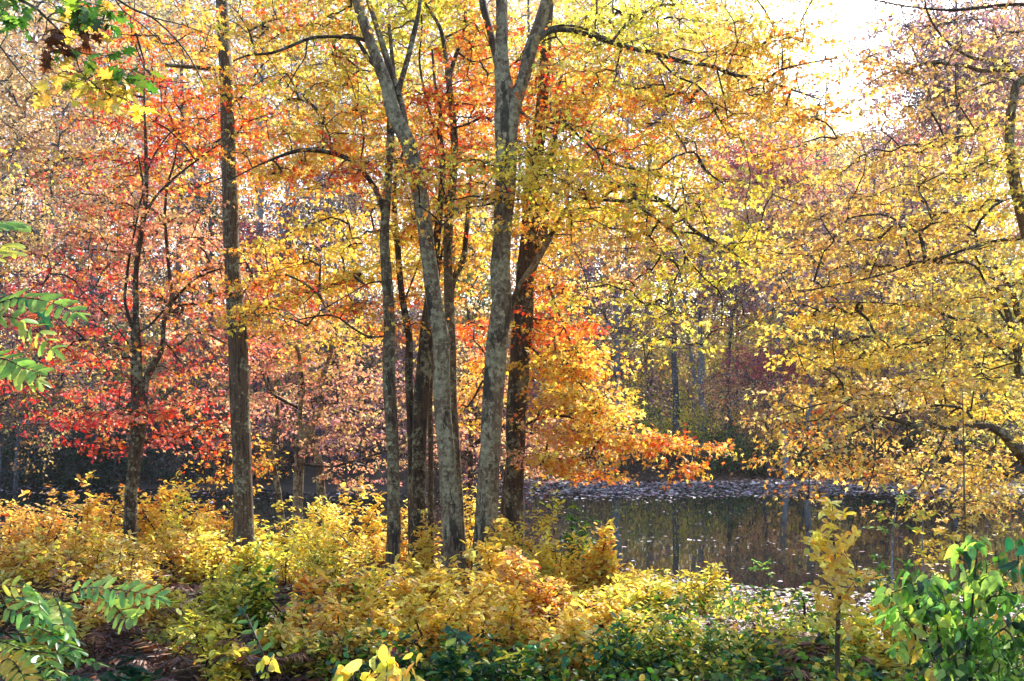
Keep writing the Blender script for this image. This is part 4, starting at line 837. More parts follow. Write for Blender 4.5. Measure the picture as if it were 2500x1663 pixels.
# ================================================================== SHRUBS ON THE NEAR BANK
def shrub(label, px, Y, topy, wpx, pal, n=None, leaf=.070, T=T_OVAL, mat=None, name='shrub', group='autumn shrubs on the near bank', per=6, bare=.0, stems=8, cat='shrub'):
    b = P(px, HZ, Y); gz = float(ground(b[0], Y)); H = max(.35, P(px, topy, Y)[2] - gz); hw = wpx / 2 / FP * Y
    root = empty(name, (b[0], Y, gz), label, cat, group)
    if n is None: n = int(230 * max(.5, min(1.7, H * hw * 1.5)))
    sk = Skel()
    for k in range(stems):
        x0 = rng.uniform(-.25, .25) * hw; y0 = rng.uniform(-.2, .2); x1 = rng.uniform(-.7, .7) * hw; y1 = rng.uniform(-.45, .45)
        hh = H * rng.uniform(.35, .6)
        pts = catmull(np.array([[b[0] + x0, Y + y0, gz - .05], [b[0] + x0 * .8 + x1 * .3, Y + y0 + y1 * .3, gz + hh * .5], [b[0] + x1, Y + y1, gz + hh]]), .15)
        s0 = sk.n; sk.limb(pts, np.full(len(pts), .02)); sk.paths.append(list(range(s0, sk.n)))
    nl = max(4, n // 16); lc = unit(nl) * (rng.random(nl) ** .5)[:, None]; lc[:, 2] = np.abs(lc[:, 2]) * rng.uniform(.45, 1.25, nl)
    v = lc[rng.integers(0, nl, n)] + rng.normal(0, 1, (n, 3)) * np.array([.17, .17, .16]); v[:, 2] = np.maximum(v[:, 2], .0)
    v[:, :2] *= 1.12
    tg = np.array([b[0], Y, gz + H * (.12 + bare)]) + v * np.array([hw, min(hw, .75), H * (.85 - bare)])
    tg[:, 2] += rng.normal(0, .06, n)
    cnt = grow(sk, tg, .14, .06, updir=.6); TW = twig_mesh(sk, cnt, rmin=.0018, k=.0022, sides=3, rmax=.012, ex=.5)
    LV = Leaves(); cols, ws = palette(pal)
    for rep in range(2):
        cnt_ = rng.integers(max(3, per - 2), per + 2, n); idx = np.repeat(np.arange(n), cnt_); N = len(idx)
        cen = tg[idx] - np.array([0, 0, .07 * rep]) + (rng.normal(0, .012, (N, 3)) if rep == 0 else rng.normal(0, .05, (N, 3)))
        start = np.concatenate([[0], np.cumsum(cnt_)[:-1]]); j = np.arange(N) - start[idx]
        ang = j / cnt_[idx] * 6.283 + rng.uniform(0, 6.28, n)[idx] + rng.normal(0, .3, N)
        lift = rng.normal(.18, .45, N)
        d = np.stack([np.cos(ang), np.sin(ang), lift], -1)
        nn = nrm(np.stack([-np.cos(ang) * lift, -np.sin(ang) * lift, np.ones(N)], -1) + rng.normal(0, .4, (N, 3)))
        cm = cols[rng.choice(len(cols), n, p=ws)]; own = cols[rng.choice(len(cols), N, p=ws)]
        k = np.where((rng.random(N) < .65)[:, None], cm[idx], own) * np.exp(rng.normal(0, .14, (N, 1)))
        LV.add(cen, d, nn, leaf * np.exp(rng.normal(0, .22, N)), k)
    TW.build('stems', B_TWIG, root); LV.build('foliage', T, mat or M_LEAF, root); return root

og = {'gold': 2, 'org': 1, 'yel': 1}; yy = {'yel': 3, 'gold': 1}; yyg = {'yel': 2, 'yg': 2, 'olive': .6}; ygg = {'yg': 2, 'olive': 2, 'yel': 1}
bz = {'brgold': 2, 'brown': 1, 'gold': 1}; grn = {'green': 2, 'olive': 1, 'yg': 1}
SH = [
 # back rows on the left
 ('orange gold shrub at the left edge with blue water behind it', 30, 14.5, 1190, 202, {'gold':1,'org':1,'brgold':1}),
 ('amber shrub standing up against the water a little in from the left edge', 130, 14.2, 1170, 202, {'gold':2,'org':1,'brgold':1}),
 ('golden shrub left of the scarlet maple trunk', 240, 13.8, 1190, 182, og),
 ('yellow shrub hiding the foot of the scarlet maple trunk on its right', 385, 14.0, 1165, 182, {'yel':2,'org':1,'gold':1}),
 ('tall bright yellow green shrub between the scarlet maple and the tall brown trunk', 440, 13.3, 1180, 142, {'yg':2,'yel':2}),
 ('gold shrub leaning against the left side of the tall brown trunk', 520, 14.0, 1190, 142, og),
 ('lemon shrub just right of the tall brown trunk foot', 660, 14.3, 1207, 172, {'yel':3,'yg':1}),
 ('sunlit lemon shrub below the crooked pond edge trees', 755, 14.4, 1237, 182, {'yel':3,'yg':1}),
 ('feathery gold shrub at the left foot of the leftmost grey trunk', 885, 14.0, 1142, 122, yy),
 ('low gold shrub below the leftmost grey trunk', 850, 13.2, 1242, 172, yy),
 ('yellow shrub in the gap between the lichened trunks of the clump', 1145, 13.6, 1152, 122, {'yel':3,'gold':1}),
 ('gold shrub behind the thin stems in the clump', 990, 13.8, 1212, 122, og),
 # middle rows
 ('ochre shrub at the left edge above the green fronds', 20, 12.0, 1286, 222, {'gold':1,'yel':1,'brgold':1}),
 ('dull gold shrub second from the left edge in the middle row', 130, 11.8, 1276, 212, {'gold':1,'brgold':1,'yg':1}),
 ('yellow brown shrub straight in front of the scarlet maple trunk', 245, 12.2, 1261, 202, {'gold':2,'brgold':1,'yg':1}),
 ('pale yellow shrub with a cream top in front of the scarlet maple', 330, 11.2, 1306, 152, {'yel':1,'paleyel':1,'gold':1}),
 ('orange yellow shrub midway between the two left trunks', 430, 12.0, 1256, 182, {'gold':2,'yel':1,'brgold':1}),
 ('yellow shrub crowding the left foot of the tall brown trunk', 520, 12.0, 1286, 152, {'yel':1,'gold':1,'yg':1}),
 ('bright green yellow shrub at the foot of the tall brown trunk', 622, 11.6, 1282, 162, {'yg':3,'yel':1,'brightg':.5}),
 ('yellow green shrub two paces right of the tall brown trunk', 720, 11.6, 1282, 182, {'yg':2,'yel':2}),
 ('broad yellow shrub with green lower leaves left of the leftmost grey trunk', 820, 11.4, 1282, 192, {'yel':2,'yg':1,'green':.3}),
 ('peach yellow shrub in front of the leftmost grey trunk', 900, 10.6, 1357, 142, {'gold':2,'org':.6,'yel':1}),
 ('gold shrub in front of the dark rough trunk', 1010, 11.2, 1302, 132, yy),
 ('low gold shrub between the feet of the two palest trunks', 1050, 10.4, 1372, 142, {'gold':2,'yel':1,'brown':.3}),
 ('gold shrub at the right foot of the broadest trunk', 1240, 11.6, 1222, 142, {'yel':2,'gold':2}),
 ('tall yellow shrub in front of the dark ridged trunk', 1300, 11.4, 1200, 162, {'yel':3,'gold':1,'yg':1}),
 ('lemon yellow shrub arching towards the water right of the clump', 1370, 11.0, 1257, 142, {'yel':3,'yg':1}),
 ('yellow shrub with russet tips beside the water right of the clump', 1420, 10.6, 1322, 162, {'yel':2,'org':1}),
 ('small gold shrub reaching up against the open water', 1500, 10.6, 1282, 102, yy),
 ('olive yellow shrub on the water edge near the reflections', 1560, 10.8, 1347, 192, {'yel':2,'yg':1,'olive':1}),
 ('thin yellow green shrub at the right end of the shrub bank', 1690, 10.6, 1362, 182, {'yel':1,'yg':1,'olive':1}),
 # front rows
 ('olive gold shrub behind the lower green fronds at the left edge', 40, 9.6, 1416, 232, {'olive':1,'gold':1,'brown':.5}),
 ('rusty gold shrub above the brown fern hollow', 200, 9.6, 1416, 192, bz),
 ('amber shrub hanging over the brown fern hollow', 320, 9.2, 1426, 162, {'gold':2,'brgold':1}),
 ('yellow green shrub in the left foreground right of the fern hollow', 470, 9.4, 1401, 192, {'yg':2,'olive':1,'yel':1}),
 ('dense olive yellow shrub in the lower left foreground', 440, 8.2, 1510, 182, {'yg':1,'olive':2,'yel':1}),
 ('green yellow shrub behind the small pale green sprig', 590, 9.6, 1372, 182, {'yg':2,'olive':1,'green':.5}),
 ('leafy green gold shrub right of the small pale green sprig', 690, 9.4, 1372, 182, {'yg':1,'green':2,'yel':.6}),
 ('orange gold shrub in the foreground below the leftmost grey trunk', 760, 8.8, 1432, 172, {'gold':1,'org':2,'yel':.5}),
 ('mixed green and peach shrub above the yellow foreground leaves', 870, 9.2, 1382, 192, {'yg':1,'gold':1,'green':.6}),
 ('low dark green gold shrub behind the yellow foreground leaves', 850, 7.8, 1530, 192, {'olive':1,'gold':1,'green':.5}),
 ('bright gold shrub in the foreground below the leaning lichened trunk', 990, 9.2, 1372, 172, {'yel':2,'gold':1}),
 ('large gold shrub in the centre foreground below the broadest trunk', 1110, 8.8, 1372, 202, {'gold':2,'yel':2}),
 ('bronze and gold shrub below the dark ridged trunk', 1240, 9.4, 1332, 182, {'org':1,'brgold':2,'gold':1}),
 ('gold shrub low in the centre foreground over dark gaps', 1180, 8.0, 1480, 162, {'gold':2,'yel':1}),
 ('russet and yellow shrub right of centre in the foreground', 1350, 9.2, 1372, 182, {'yel':1,'org':1.2,'brgold':1}),
 ('rich yellow shrub right of centre nearest the camera', 1420, 8.2, 1460, 202, {'yel':3,'gold':1}),
 ('yellow shrub touching the reflections from below', 1520, 9.2, 1382, 182, {'yel':2,'yg':1}),
 ('gold green shrub left of the bright water patch', 1620, 8.8, 1402, 182, {'yel':1,'yg':1,'green':.4}),
 ('green yellow shrub at the left end of the bright water patch', 1720, 8.2, 1535, 182, {'yg':2,'green':1,'yel':1}),
 ('sparse green shrub under the bright water patch', 1840, 7.8, 1580, 192, {'green':2,'yg':1,'yel':.6}),
 ('low yellow green shrub right below the bright water patch', 1960, 7.8, 1590, 182, {'yg':2,'green':1,'yel':1}),
 ('yellowing shrub left of the big green leaved bush', 2110, 7.6, 1500, 182, {'yel':2,'yg':2,'green':.6}),
 ('thin yellow shrub behind the big green leaved bush', 2220, 8.6, 1430, 192, {'yel':1,'yg':1,'brgold':1}),
 ('gold green shrub at the right edge behind the big green leaved bush', 2440, 8.6, 1400, 212, {'yel':1,'green':1,'brgold':1}),
 ('green shrub low at the right edge beside the big green leaved bush', 2470, 6.6, 1560, 192, {'green':2,'brightg':1}),
 ('low gold shrub at the bottom left of the fern hollow', 130, 7.8, 1500, 182, {'olive':1,'gold':1,'yg':.5}),
 ('olive yellow shrub low beside the right rim of the fern hollow', 520, 7.6, 1500, 202, {'yg':2,'olive':1,'yel':1}),
 ('green gold shrub low in the left foreground right of the pale sprig', 700, 7.9, 1480, 162, {'gold':1,'olive':1,'yg':1}),
 ('amber shrub low in the foreground above the lemon leaves', 790, 8.3, 1440, 152, {'gold':2,'brgold':1,'yel':1}),
 ('gold shrub low at the centre left of the middle brambles', 1060, 7.8, 1455, 172, {'gold':2,'yel':2}),
 ('yellow shrub hiding the feet of the centre gold shrubs', 1160, 9.8, 1302, 182, {'yel':2,'gold':2}),
 ('gold shrub low right of the centre above the brambles', 1290, 7.9, 1450, 172, {'gold':1,'yel':2,'brgold':.5}),
 ('deep yellow shrub low right of centre over the brambles', 1380, 7.5, 1500, 162, {'yel':2,'gold':2}),
 ('yellow green shrub low in front of the water edge shrubs', 1540, 7.9, 1480, 182, {'yel':2,'yg':1,'green':.4}),
 ('half green shrub low near the bottom right of centre', 1650, 7.6, 1510, 172, {'yg':1,'green':1,'yel':1}),
 ('golden shrub low between the clump and the leftmost front shrubs', 930, 8.4, 1440, 172, {'gold':1,'yel':2,'yg':.5}),
 ('dark green bramble low in the middle of the bottom edge', 1290, 7.3, 1590, 182, {'teal':1,'green':2,'yg':.5}),
 ('teal green bramble at the bottom edge right of the yellow foreground leaves', 1080, 7.2, 1595, 182, {'teal':2,'green':1,'yg':.4}),
 ('bramble with yellow flecks at the bottom edge right of centre', 1500, 7.4, 1570, 192, {'teal':1,'green':1,'yg':1}),
 ('green bramble at the bottom edge below the sparse green shrub', 1700, 7.3, 1580, 202, {'green':2,'olive':1,'yg':1}),
 ('olive green bramble along the bottom edge left of the big green leaved bush', 2040, 7.0, 1600, 212, {'green':2,'yg':1}),
]
for k_, a in enumerate(SH): shrub(*a, leaf=[.060, .072, .066, .078, .056][k_ % 5], per=[6, 5, 7, 5, 6][k_ % 5])

shrub('dark green holly-like bush between the clump and the open water', 1400, 12.2, 1165, 130, {'dkgreen':1,'green':2}, n=110, mat=M_LEAFG, group=None, name='green_bush', leaf=.062, cat='bush')
shrub('small half green bush leaning over the dark reflections', 1475, 11.6, 1290, 110, {'green':1,'yg':1}, n=46, mat=M_LEAFG, group=None, name='green_bush', leaf=.062, cat='bush')
shrub('small grey green seedling in the fern hollow at the bottom left', 325, 6.9, 1600, 110, {'teal':1,'dkgreen':1}, n=16, mat=M_LEAFG, group=None, name='seedling', leaf=.085, T=T_WIDE, stems=2, cat='seedling')
shrub('tiny crimson seedling amid the green at the bottom centre', 955, 7.4, 1540, 50, {'crimson':1,'red':.5}, n=9, group=None, name='seedling', leaf=.075, T=T_WIDE, stems=2, cat='seedling')

# low green cover along the bottom of the picture
n = 330; y = rng.uniform(6.2, 8.0, n); px = rng.uniform(820, 2500, n); x = (px - 1250) / FP * y
cs = np.stack([x, y, ground(x, y) + .05 + rng.random(n) * .22], -1); LV = Leaves(); TW = Tubes()
spray(LV, TW, cs, {'teal': 1, 'green': 2, 'olive': 1}, 12, .16, .06, .3, .04, twr=.0018, coherent=.5)
gr = empty('ground_cover', (1, 7.5, 0), 'carpet of low dark green leaves along the bottom edge', None, None, 'stuff')
TW.build('stems', B_TWIG, gr); LV.build('foliage', T_WIDE, M_LEAFG, gr)
n = 520; y = rng.uniform(8.5, 13.2, n); px = rng.uniform(1650, 2500, n); x = (px - 1250) / FP * y; k = y < shore(x) + .2; x, y = x[k], y[k]; n = len(x)
cs = np.stack([x, y, ground(x, y) + .05 + rng.random(n) * .3], -1); LV = Leaves(); TW = Tubes()
spray(LV, TW, cs, {'green': 2, 'yg': 1, 'olive': 1, 'yel': .6}, 10, .16, .055, .35, .05, twr=.0018, coherent=.5)
gr = empty('ground_cover', (5, 10, -.5), 'thin green and yellow seedlings scattered on the leafy right bank', None, None, 'stuff')
TW.build('stems', B_TWIG, gr); LV.build('foliage', T_WIDE, M_LEAFG, gr)

# dead ferns in the hollow
def fern(label, px, Y, size=.34, pal='brown', nf=7):
    b = P(px, HZ, Y); gz = float(ground(b[0], Y)); root = empty('dead_fern', (b[0], Y, gz), label, 'fern', 'brown ferns in the hollow')
    LV = Leaves(); TW = Tubes()
    for k in range(nf):
        a = k / nf * 6.283 + rng.normal(0, .3); L_ = size * rng.uniform(.8, 1.2); h = L_ * rng.uniform(.35, .8)
        dr = np.array([math.cos(a), math.sin(a), 0]); s_ = np.linspace(0, 1, 22)[:, None]
        pts = np.array([b[0], Y, gz]) + dr * L_ * s_ + np.array([0, 0, 1.0]) * (h * np.sin(s_ * 2.2) * 1.1)
        TW.add(pts, np.linspace(.004, .001, 22), 4)
        sd = np.cross(dr, [0, 0, 1.0]); tg = nrm(np.gradient(pts, axis=0))
        for sg in (-1, 1):
            m_ = 20; sz = .20 * L_ / .55 * np.sin(np.linspace(.25, 3.05, m_)) ** .7
            d = sd * sg + tg[2:22] * .5 - np.array([0, 0, .35]) + rng.normal(0, .12, (m_, 3))
            LV.add(pts[2:22], d, np.tile([0, 0, 1.0], (m_, 1)) + rng.normal(0, .35, (m_, 3)), sz, pick(pal, m_, .2))
    TW.build('stems', B_TWIG, root)
    Tf = tmpl([(0,0,0),(.09,.25,.01),(.05,.7,0),(0,1,-.08),(-.05,.7,0),(-.09,.25,.01)], [(0,1,2,3),(0,3,4,5)])
    LV.build('fronds', Tf, M_LITTER, root)
for lb, px, Y in [('dead rust brown fern at the back of the hollow under the amber shrub', 400, 10.2), ('dead brown fern in the middle of the hollow', 330, 8.6), ('dead dark fern low in the hollow by the bottom edge', 400, 7.6),
                  ('dead fern at the left rim of the hollow', 230, 8.0), ('dead fern right of the seedling at the bottom edge', 640, 7.5), ('dead fern below the gold shrubs at the bottom centre', 760, 7.9), ('rusty fern under the bronze shrub near the bottom right of centre', 1340, 7.8), ('brown fern beneath the yellowing shrub at the bottom right', 2010, 7.2)]:
    fern(lb, px, Y)

# ================================================================== NEAREST PLANTS
def compound(LV, TW, pts3, size, pal, pair=.055, droop=.2, up=(0, 0, 1)):
    pts = catmull(pts3, .02); L_ = np.concatenate([[0], np.cumsum(np.linalg.norm(np.diff(pts, axis=0), axis=1))]); tot = L_[-1]
    TW.add(pts, np.linspace(.003, .001, len(pts)), 5)
    s = np.arange(.04, tot, pair); tg = nrm(np.gradient(pts, axis=0)); upv = np.array(up, float)
    at = np.stack([np.interp(s, L_, pts[:, k]) for k in range(3)], -1); tt = nrm(np.stack([np.interp(s, L_, tg[:, k]) for k in range(3)], -1))
    sd = nrm(np.cross(tt, upv)); m_ = len(s)
    env = size * (.75 + .35 * np.sin(np.linspace(.3, 2.9, m_)))
    base = pick(pal, 1, .1)
    for sg in (-1, 1):
        d = sd * sg + tt * .55 - np.array([0, 0, droop]) + rng.normal(0, .13, (m_, 3))
        LV.add(at + rng.normal(0, .002, (m_, 3)), d, np.tile(upv, (m_, 1)) + rng.normal(0, .28, (m_, 3)), env * rng.uniform(.85, 1.1, m_), .6 * base + .4 * pick(pal, m_, .12), curl=rng.normal(1, .4, m_))
    LV.add(at[-1:] , tt[-1:], upv[None] + .01, env[-1:] * 1.1, base)

def frond_plant(label, name, stempx, fronds, Y, pal, size=.062, mat=None, group=None, cat='sapling', pair=.045):
    b = P(stempx[0][0], HZ, Y); gz = float(ground(b[0], Y)); root = empty(name, (b[0], Y, gz), label, cat, group)
    st = np.array([[b[0], Y, gz - .05]] + [P(x, y, Y) for x, y in stempx[1:]]); cp = catmull(st, .08)
    T0 = Tubes(); T0.add(cp, np.linspace(.016, .005, len(cp)), 9, .04); T0.build('stem', B_BRANCH, root)
    LV = Leaves(); TW = Tubes()
    for f in fronds:
        pal_ = f[1] if len(f) > 1 else pal; dY = f[2] if len(f) > 2 else 0; o = f[3] if len(f) > 3 else {}
        m_ = len(f[0]); pts = np.array([P(x, y, Y + dY * i / max(1, m_ - 1)) for i, (x, y) in enumerate(f[0])])
        near = cp[np.argmin(((cp - pts[0]) ** 2).sum(1))]
        TW.add(np.array([near, (near + pts[0]) / 2 + [0, 0, .03], pts[0]]), [.004, .0035, .003], 6)
        compound(LV, TW, pts, o.get('s', size), pal_, o.get('pair', pair), o.get('droop', .2), o.get('up', (0, 0, 1)))
    TW.build('leaf_stalks', B_TWIG, root)
    LV.build('foliage', T_OVALW, mat or M_LEAFG, root); return root
T_OVALW = tmpl([(0,0,0),(.13,.1,.03),(.17,.35,.05),(.17,.65,.03),(.12,.9,-.02),(0,1,-.06),(-.12,.9,-.02),(-.17,.65,.03),(-.17,.35,.05),(-.13,.1,.03),(0,.35,0),(0,.7,-.01)],
               [(0,1,2,10),(10,2,3,11),(11,3,4,5),(0,10,8,9),(10,11,7,8),(11,5,6,7)])
bgm = {'brightg': 2, 'green': 1, 'yg': .6}; tl = {'teal': 2, 'green': 1}
tilt = (.1, -.75, .65)
frond_plant('bright green compound-leaved sapling poking in at the left edge halfway up', 'locust_sapling', [(-60, 0), (-60, 1200), (-50, 900), (-40, 740)],
  [([(-20,745),(40,728),(95,732),(150,748),(200,775)], 'brightg', -.15, {'up':tilt}), ([(-30,775),(30,775),(80,800),(130,850)], bgm, .1, {'up':tilt}), ([(-30,730),(30,725),(80,745),(110,790)], tl, .3, {'up':tilt}),
   ([(-30,870),(20,880),(60,900),(105,912)], bgm, -.2, {'up':tilt}), ([(-40,900),(10,900),(50,915),(90,930)], 'brightg', .1, {'up':tilt}), ([(-40,560),(10,545),(50,555)], 'brightg', .4, {'up':tilt}), ([(-40,640),(10,600),(30,620)], bgm, .3, {'up':tilt})], 3.6, bgm, size=.065, pair=.036)
frond_plant('green compound-leaved sapling spreading over the lower left corner', 'locust_sapling', [(-40, 0), (-40, 1640), (0, 1540), (60, 1500), (150, 1470), (215, 1450)],
  [([(160,1455),(200,1438),(240,1435),(290,1440),(340,1448),(392,1462)], {'brightg':1}, -.1, {'up':tilt}), ([(150,1462),(210,1455),(270,1455),(330,1462),(420,1468)], tl, .25), ([(240,1450),(280,1480),(310,1510),(338,1500)], 'brightg', -.15, {'up':tilt}),
   ([(-20,1430),(30,1432),(75,1440)], bgm, .1, {'up':tilt}), ([(-20,1460),(60,1460),(130,1465),(190,1480)], tl, .2), ([(70,1440),(85,1450),(95,1470),(100,1500)], 'brightg', -.25, {'up':(.8,-.6,.2)}), ([(130,1450),(145,1480),(155,1520),(160,1550)], {'yg':1,'brightg':1}, -.25, {'up':(.8,-.6,.2)}),
   ([(-20,1500),(50,1500),(120,1520),(185,1560)], tl, .15), ([(-20,1540),(50,1550),(120,1560),(190,1590)], tl, .0), ([(-10,1580),(80,1590),(160,1600),(245,1622)], tl, .1), ([(-20,1600),(60,1620),(140,1640),(210,1660)], {'teal':2,'green':1}, -.1),
   ([(-30,1640),(20,1610),(50,1640),(70,1690)], {'yel':1,'yg':1}, -.3, {'up':tilt}), ([(60,1520),(110,1540),(160,1570),(190,1600)], 'green', -.2), ([(-20,1560),(30,1575),(90,1600),(140,1640)], bgm, -.25),
   ([(-20,1480),(30,1490),(80,1500),(130,1510)], bgm, -.1, {'up':tilt}), ([(-20,1620),(50,1640),(110,1665),(170,1700)], bgm, -.2), ([(90,1630),(150,1650),(210,1670)], tl, .1)], 3.8, tl, size=.062, pair=.036)
frond_plant('pale green sprig rising alone in the lower left foreground', 'sprig', [(652, 0), (652, 1690), (648, 1640), (640, 1600), (625, 1560), (600, 1500)],
  [([(652,1660),(648,1625),(640,1590),(622,1550),(605,1515),(588,1490)], {'teal':1,'brightg':2}, -.05, {'up':(.2,-.8,.5)}), ([(645,1640),(655,1620),(668,1600)], {'yg':2,'yel':1}, 0, {'up':(.2,-.8,.5)})], 4.2, bgm, size=.05, cat='seedling')

# big drooping-leaf bush at lower right, and the yellow leaves at the bottom edge
def droop_bush(label, name, basepx, Y, blobs, size, pal_stem=None, group=None, cat='bush', T=None, per=5, mat=None, down=.8, stems=5):
    b = P(basepx, HZ, Y); gz = float(ground(b[0], Y)); root = empty(name, (b[0], Y, gz), label, cat, group)
    sk = Skel(); allp = []; sp = []
    for bl in blobs:
        px, py, rx, ry, y, rY_, n, pal = bl; tg = ell(px, py, y, rx, ry, rY_, n, .5); allp.append(tg); sp.append((tg, pal))
    tg = np.vstack(allp)
    for k in range(stems):
        q = tg[rng.integers(len(tg))]; x0 = np.array([b[0] + rng.normal(0, .06), Y + rng.normal(0, .06), gz - .05])
        pts = catmull(np.array([x0, x0 * .5 + q * .5 + [0, 0, .1], q]), .08); s0 = sk.n; sk.limb(pts, np.full(len(pts), .012)); sk.paths.append(list(range(s0, sk.n)))
    cnt = grow(sk, tg, .06, .1, updir=.2); TW = twig_mesh(sk, cnt, rmin=.0016, k=.0016, sides=5, rmax=.010, ex=.5); LV = Leaves()
    for t_, pal in sp:
        n = len(t_); idx = np.repeat(np.arange(n), per); N = len(idx); c = t_[idx] + rng.normal(0, .022, (N, 3))
        d = nrm(unit(N) * np.array([1, 1, .6]) + np.array([0, 0, -down])); nn = rng.normal(0, .5, (N, 3)) + np.array([.15, -.55, .55])
        LV.add(c, d, nn, size * np.exp(rng.normal(0, .18, N)), pick(pal, N, .15), curl=rng.normal(1.1, .5, N))
    TW.build('stems', B_BRANCH, root); LV.build('foliage', T or T_WIDE, mat or M_LEAFG, root); return root
gg = {'green': 3, 'brightg': 2, 'dkgreen': .5}
T_DROOP = (T_WIDE[0] * np.array([.78, 1, 1.5]), T_WIDE[1])
droop_bush('big bush of drooping glossy green leaves in the lower right corner', 'green_bush', 2340, 4.3,
  [(2375,1340,30,26,4.2,.08,4,gg),(2395,1410,60,34,4.3,.2,9,gg),(2300,1425,50,30,4.3,.2,7,gg),(2225,1475,54,34,4.3,.2,9,{'green':1,'brightg':2}),(2330,1480,80,40,4.3,.25,10,gg),(2450,1460,50,50,4.3,.25,7,{'green':1,'brightg':2}),
   (2300,1560,70,44,4.2,.25,10,gg),(2390,1570,56,50,4.2,.25,9,gg),(2350,1640,80,40,4.1,.25,10,gg),(2185,1500,30,50,4.3,.2,5,{'brightg':2,'yg':1}),(2230,1585,40,24,4.3,.2,3,{'yg':1,'yel':1}),(2485,1370,22,40,4.2,.1,4,{'green':1,'teal':1}),(2485,1500,20,80,4.2,.1,5,{'brightg':2,'green':1}),(2370,1500,50,50,4.6,.2,4,{'org':1,'gold':1}),(2450,1580,50,40,4.3,.2,8,gg),(2330,1510,110,110,4.5,.3,26,gg)], .070, T=T_DROOP)
droop_bush('cluster of bright lemon leaves rising from the bottom edge', 'seedling', 930, 4.0,
  [(945,1615,26,20,4,.08,4,{'yel':1,'yg':.5}),(880,1640,36,20,4,.08,4,{'yel':1,'yg':1}),(990,1632,30,20,4,.08,3,{'yel':1}),(930,1670,66,24,4,.1,6,{'yel':2,'yg':1})], .078, T=T_DROOP, cat='seedling', per=3, mat=M_LEAF)
droop_bush('two or three yellow green leaves on a thin stem left of the lemon cluster', 'seedling', 665, 4.1,
  [(662,1640,14,40,4.1,.04,4,{'yel':1,'yg':1})], .06, cat='seedling', per=2, mat=M_LEAF, stems=1)

# yellow whorled sapling in front of the water
def whorl_sapling(label, stem, Y, blobs, name='yellow_sapling', leaf=.085, w0=.022, bark=None, per=6, R=.02, cat='sapling', spac=.06):
    a = stem[0]; b = P(a[0], HZ, Y); gz = float(ground(b[0], Y)); root = empty(name, (b[0], Y, gz), label, cat)
    pts = np.array([[b[0], Y, gz - .05]] + [P(x, y, Y) for x, y in stem]); cp = catmull(pts, .06)
    r_ = np.linspace(w0, .003, len(cp)); T0 = Tubes(); T0.add(cp, r_, 9, .06); T0.build('trunk', bark or B_DARK, root)
    sk = Skel(); sk.limb(cp, r_); tg = np.vstack([ell(px, py, Y, rx, ry, ry_, n, .5) for px, py, rx, ry, ry_, n, _ in blobs])
    cnt = grow(sk, tg, spac, .08); TW = twig_mesh(sk, cnt, rmin=.0015, k=.0015, sides=4, rmax=.008); LV = Leaves(); i0 = 0
    for px, py, rx, ry, ry_, n, pal in blobs:
        t_ = tg[i0:i0 + n]; i0 += n; idx = np.repeat(np.arange(n), per); N = len(idx); j = np.tile(np.arange(per), n)
        ang = j / per * 6.283 + rng.uniform(0, 6.28, n)[idx] + rng.normal(0, .2, N); tiltv = rng.normal(0, .35, (n, 3))[idx] + np.array([0, -.35, .8])
        u = nrm(np.cross(tiltv, [1.0, .2, 0])); v = nrm(np.cross(tiltv, u)); d = np.cos(ang)[:, None] * u + np.sin(ang)[:, None] * v + rng.normal(0, .12, (N, 3))
        LV.add(t_[idx] + rng.normal(0, .006, (N, 3)), d, tiltv + rng.normal(0, .2, (N, 3)), leaf * rng.uniform(.7, 1.15, N), pick(pal, N, .12))
    TW.build('branches', B_TWIG, root); LV.build('foliage', T_OVAL, M_LEAF, root)
whorl_sapling('slim sapling of bright yellow whorled leaves standing before the open water', [(2045,1600),(2046,1520),(2050,1450),(2040,1380),(2035,1300),(2032,1235)], 6.6,
  [(2032,1250,22,26,.1,8,'yel'),(2025,1310,52,28,.12,14,'yel'),(1975,1322,30,12,.1,3,'yel'),(2055,1372,54,26,.12,12,{'yel':3,'gold':1}),(2110,1405,36,10,.1,3,{'gold':1,'yel':1}),(2035,1420,42,24,.12,9,{'gold':1,'yel':2}),(2060,1460,44,20,.12,7,{'gold':1,'yel':1}),(2015,1490,30,22,.1,5,'gold'),(2060,1530,26,24,.1,4,{'gold':1,'yg':1})], leaf=.078)
SP = [
 ('reddish brown slim sapling rising through the gold leaves at the right', [(2356,1335),(2354,1200),(2352,1060),(2350,960)], 9.5, [(2330,1240,50,60,.4,16,{'yel':1,'gold':1}),(2380,1320,50,50,.4,18,{'yel':2,'gold':1}),(2330,1340,40,40,.3,12,'yel'),(2400,1240,50,50,.4,12,{'gold':1})], B_TALL),
 ('grey upright sapling standing at the water edge under the gold maple', [(2253,1441),(2254,1380),(2252,1290),(2262,1230)], 10.5, [(2250,1330,50,40,.4,12,{'yel':1,'yg':1}),(2290,1300,40,50,.4,14,{'yel':1}),(2270,1380,50,30,.4,10,{'yg':1,'yel':1})], B_PALE),
 ('thin pale sapling with a few lime leaves beside the glitter on the water', [(2178,1370),(2180,1300),(2185,1255),(2190,1220)], 9.8, [(2150,1280,50,24,.3,6,'brightg'),(2180,1230,40,30,.3,8,{'brightg':1,'yg':1}),(2240,1260,36,30,.3,8,{'yg':1})], B_PALE),
 ('low arching green sapling at the near edge of the reflections', [(1960,1460),(1900,1440),(1840,1430)], 10.0, [(1850,1440,50,14,.3,8,'green'),(1930,1455,60,20,.3,16,{'green':1,'yg':1}),(1870,1380,30,14,.2,6,'brightg'),(2120,1420,60,30,.4,18,{'green':2,'yg':1}),(2170,1400,50,30,.4,14,'green')], B_TWIG),
]
for lb, st, Y, bl, bk in SP: whorl_sapling(lb, st, Y, bl, name='sapling', leaf=.06, w0=.018, bark=bk, per=6)

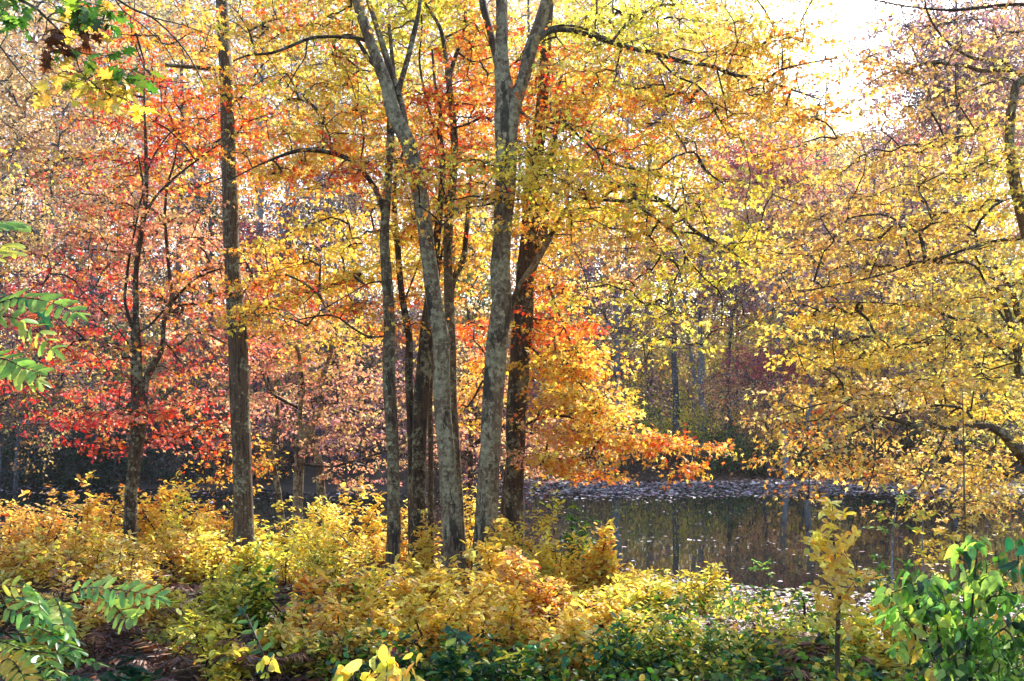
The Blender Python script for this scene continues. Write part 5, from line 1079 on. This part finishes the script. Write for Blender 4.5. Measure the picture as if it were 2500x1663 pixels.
# oak reaching in at the top left, its trunk outside the frame
oak_l = [([(-200,-260,30),(-60,-90,16),(0,-30,10),(51,0,8),(87,19,7),(115,46,6),(144,75,5),(160,110,4.5),(187,143,4),(197,176,3.5),(249,221,3),(300,240,2)], 8.0, 7.4, B_BRANCH),
 ([(115,45,4),(136,29,3.5),(175,35,3),(204,46,2.5),(246,50,2)], 7.9, 7.7), ([(118,45,3.5),(161,56,3),(187,68,2.5),(217,87,2)], 7.9, 7.5), ([(163,111,3.5),(204,131,3),(241,134,2.5),(290,140,2)], 7.8, 7.4),
 ([(88,20,4),(110,-5,3.5),(140,-40,3)], 7.9, 8.1), ([(-150,60,8),(-20,100,5),(20,140,4),(60,190,3),(100,230,2.5),(130,262,2)], 8.2, 8.0),
 ([(200,-80,9),(276,-10,6),(330,25,5),(371,42,4.5),(424,90,4),(462,138,4),(488,186,3),(499,212,2)], 8.6, 8.8), ([(371,42,3),(400,50,3),(450,62,2.5),(520,90,2)], 8.7, 9.0), ([(276,-10,4),(300,25,3),(345,60,2.6),(400,110,2.2),(430,160,2)], 8.6, 8.9)]
traced_tree('oak_tree', 'oak whose thin twigs of green and yellow lobed leaves hang in at the top left', 8.6,
 [(-420,1500,90),(-420,1200,84),(-420,800,76),(-400,400,66),(-360,0,56),(-320,-300,44)], oak_l,
 [(150,15,60,20,7.9,.25,12,{'green':1,'yg':.5}),(35,8,30,14,8,.2,5,'green'),(8,50,20,30,8,.2,6,{'green':1,'brightg':1}),(215,40,40,22,7.7,.2,10,{'green':2,'yel':1}),(205,62,26,14,7.7,.15,4,'yel'),(280,55,24,14,7.7,.2,5,'green'),
  (105,85,40,10,7.9,.2,4,'brown'),(205,95,30,10,7.6,.2,4,'brown'),(155,150,24,18,7.7,.2,5,{'green':1,'brown':1}),(270,150,50,26,7.4,.25,11,{'green':2}),(180,190,50,24,7.6,.2,7,{'yg':1,'gold':1}),(140,222,30,12,7.7,.2,4,'gold'),(210,215,40,18,7.5,.2,6,{'olive':1,'gold':1}),
  (285,225,50,20,7.4,.2,10,'yel'),(320,185,26,16,7.4,.2,4,'green')], B_DARK, T=T_OAK, tier=0, leaf=.12, lmat=M_LEAFG, nleaf=3.2, R=.10, spacing=.1, twig_k=.0012, group=None, twr=.0016)
print('ALL DONE', len(bpy.data.objects))
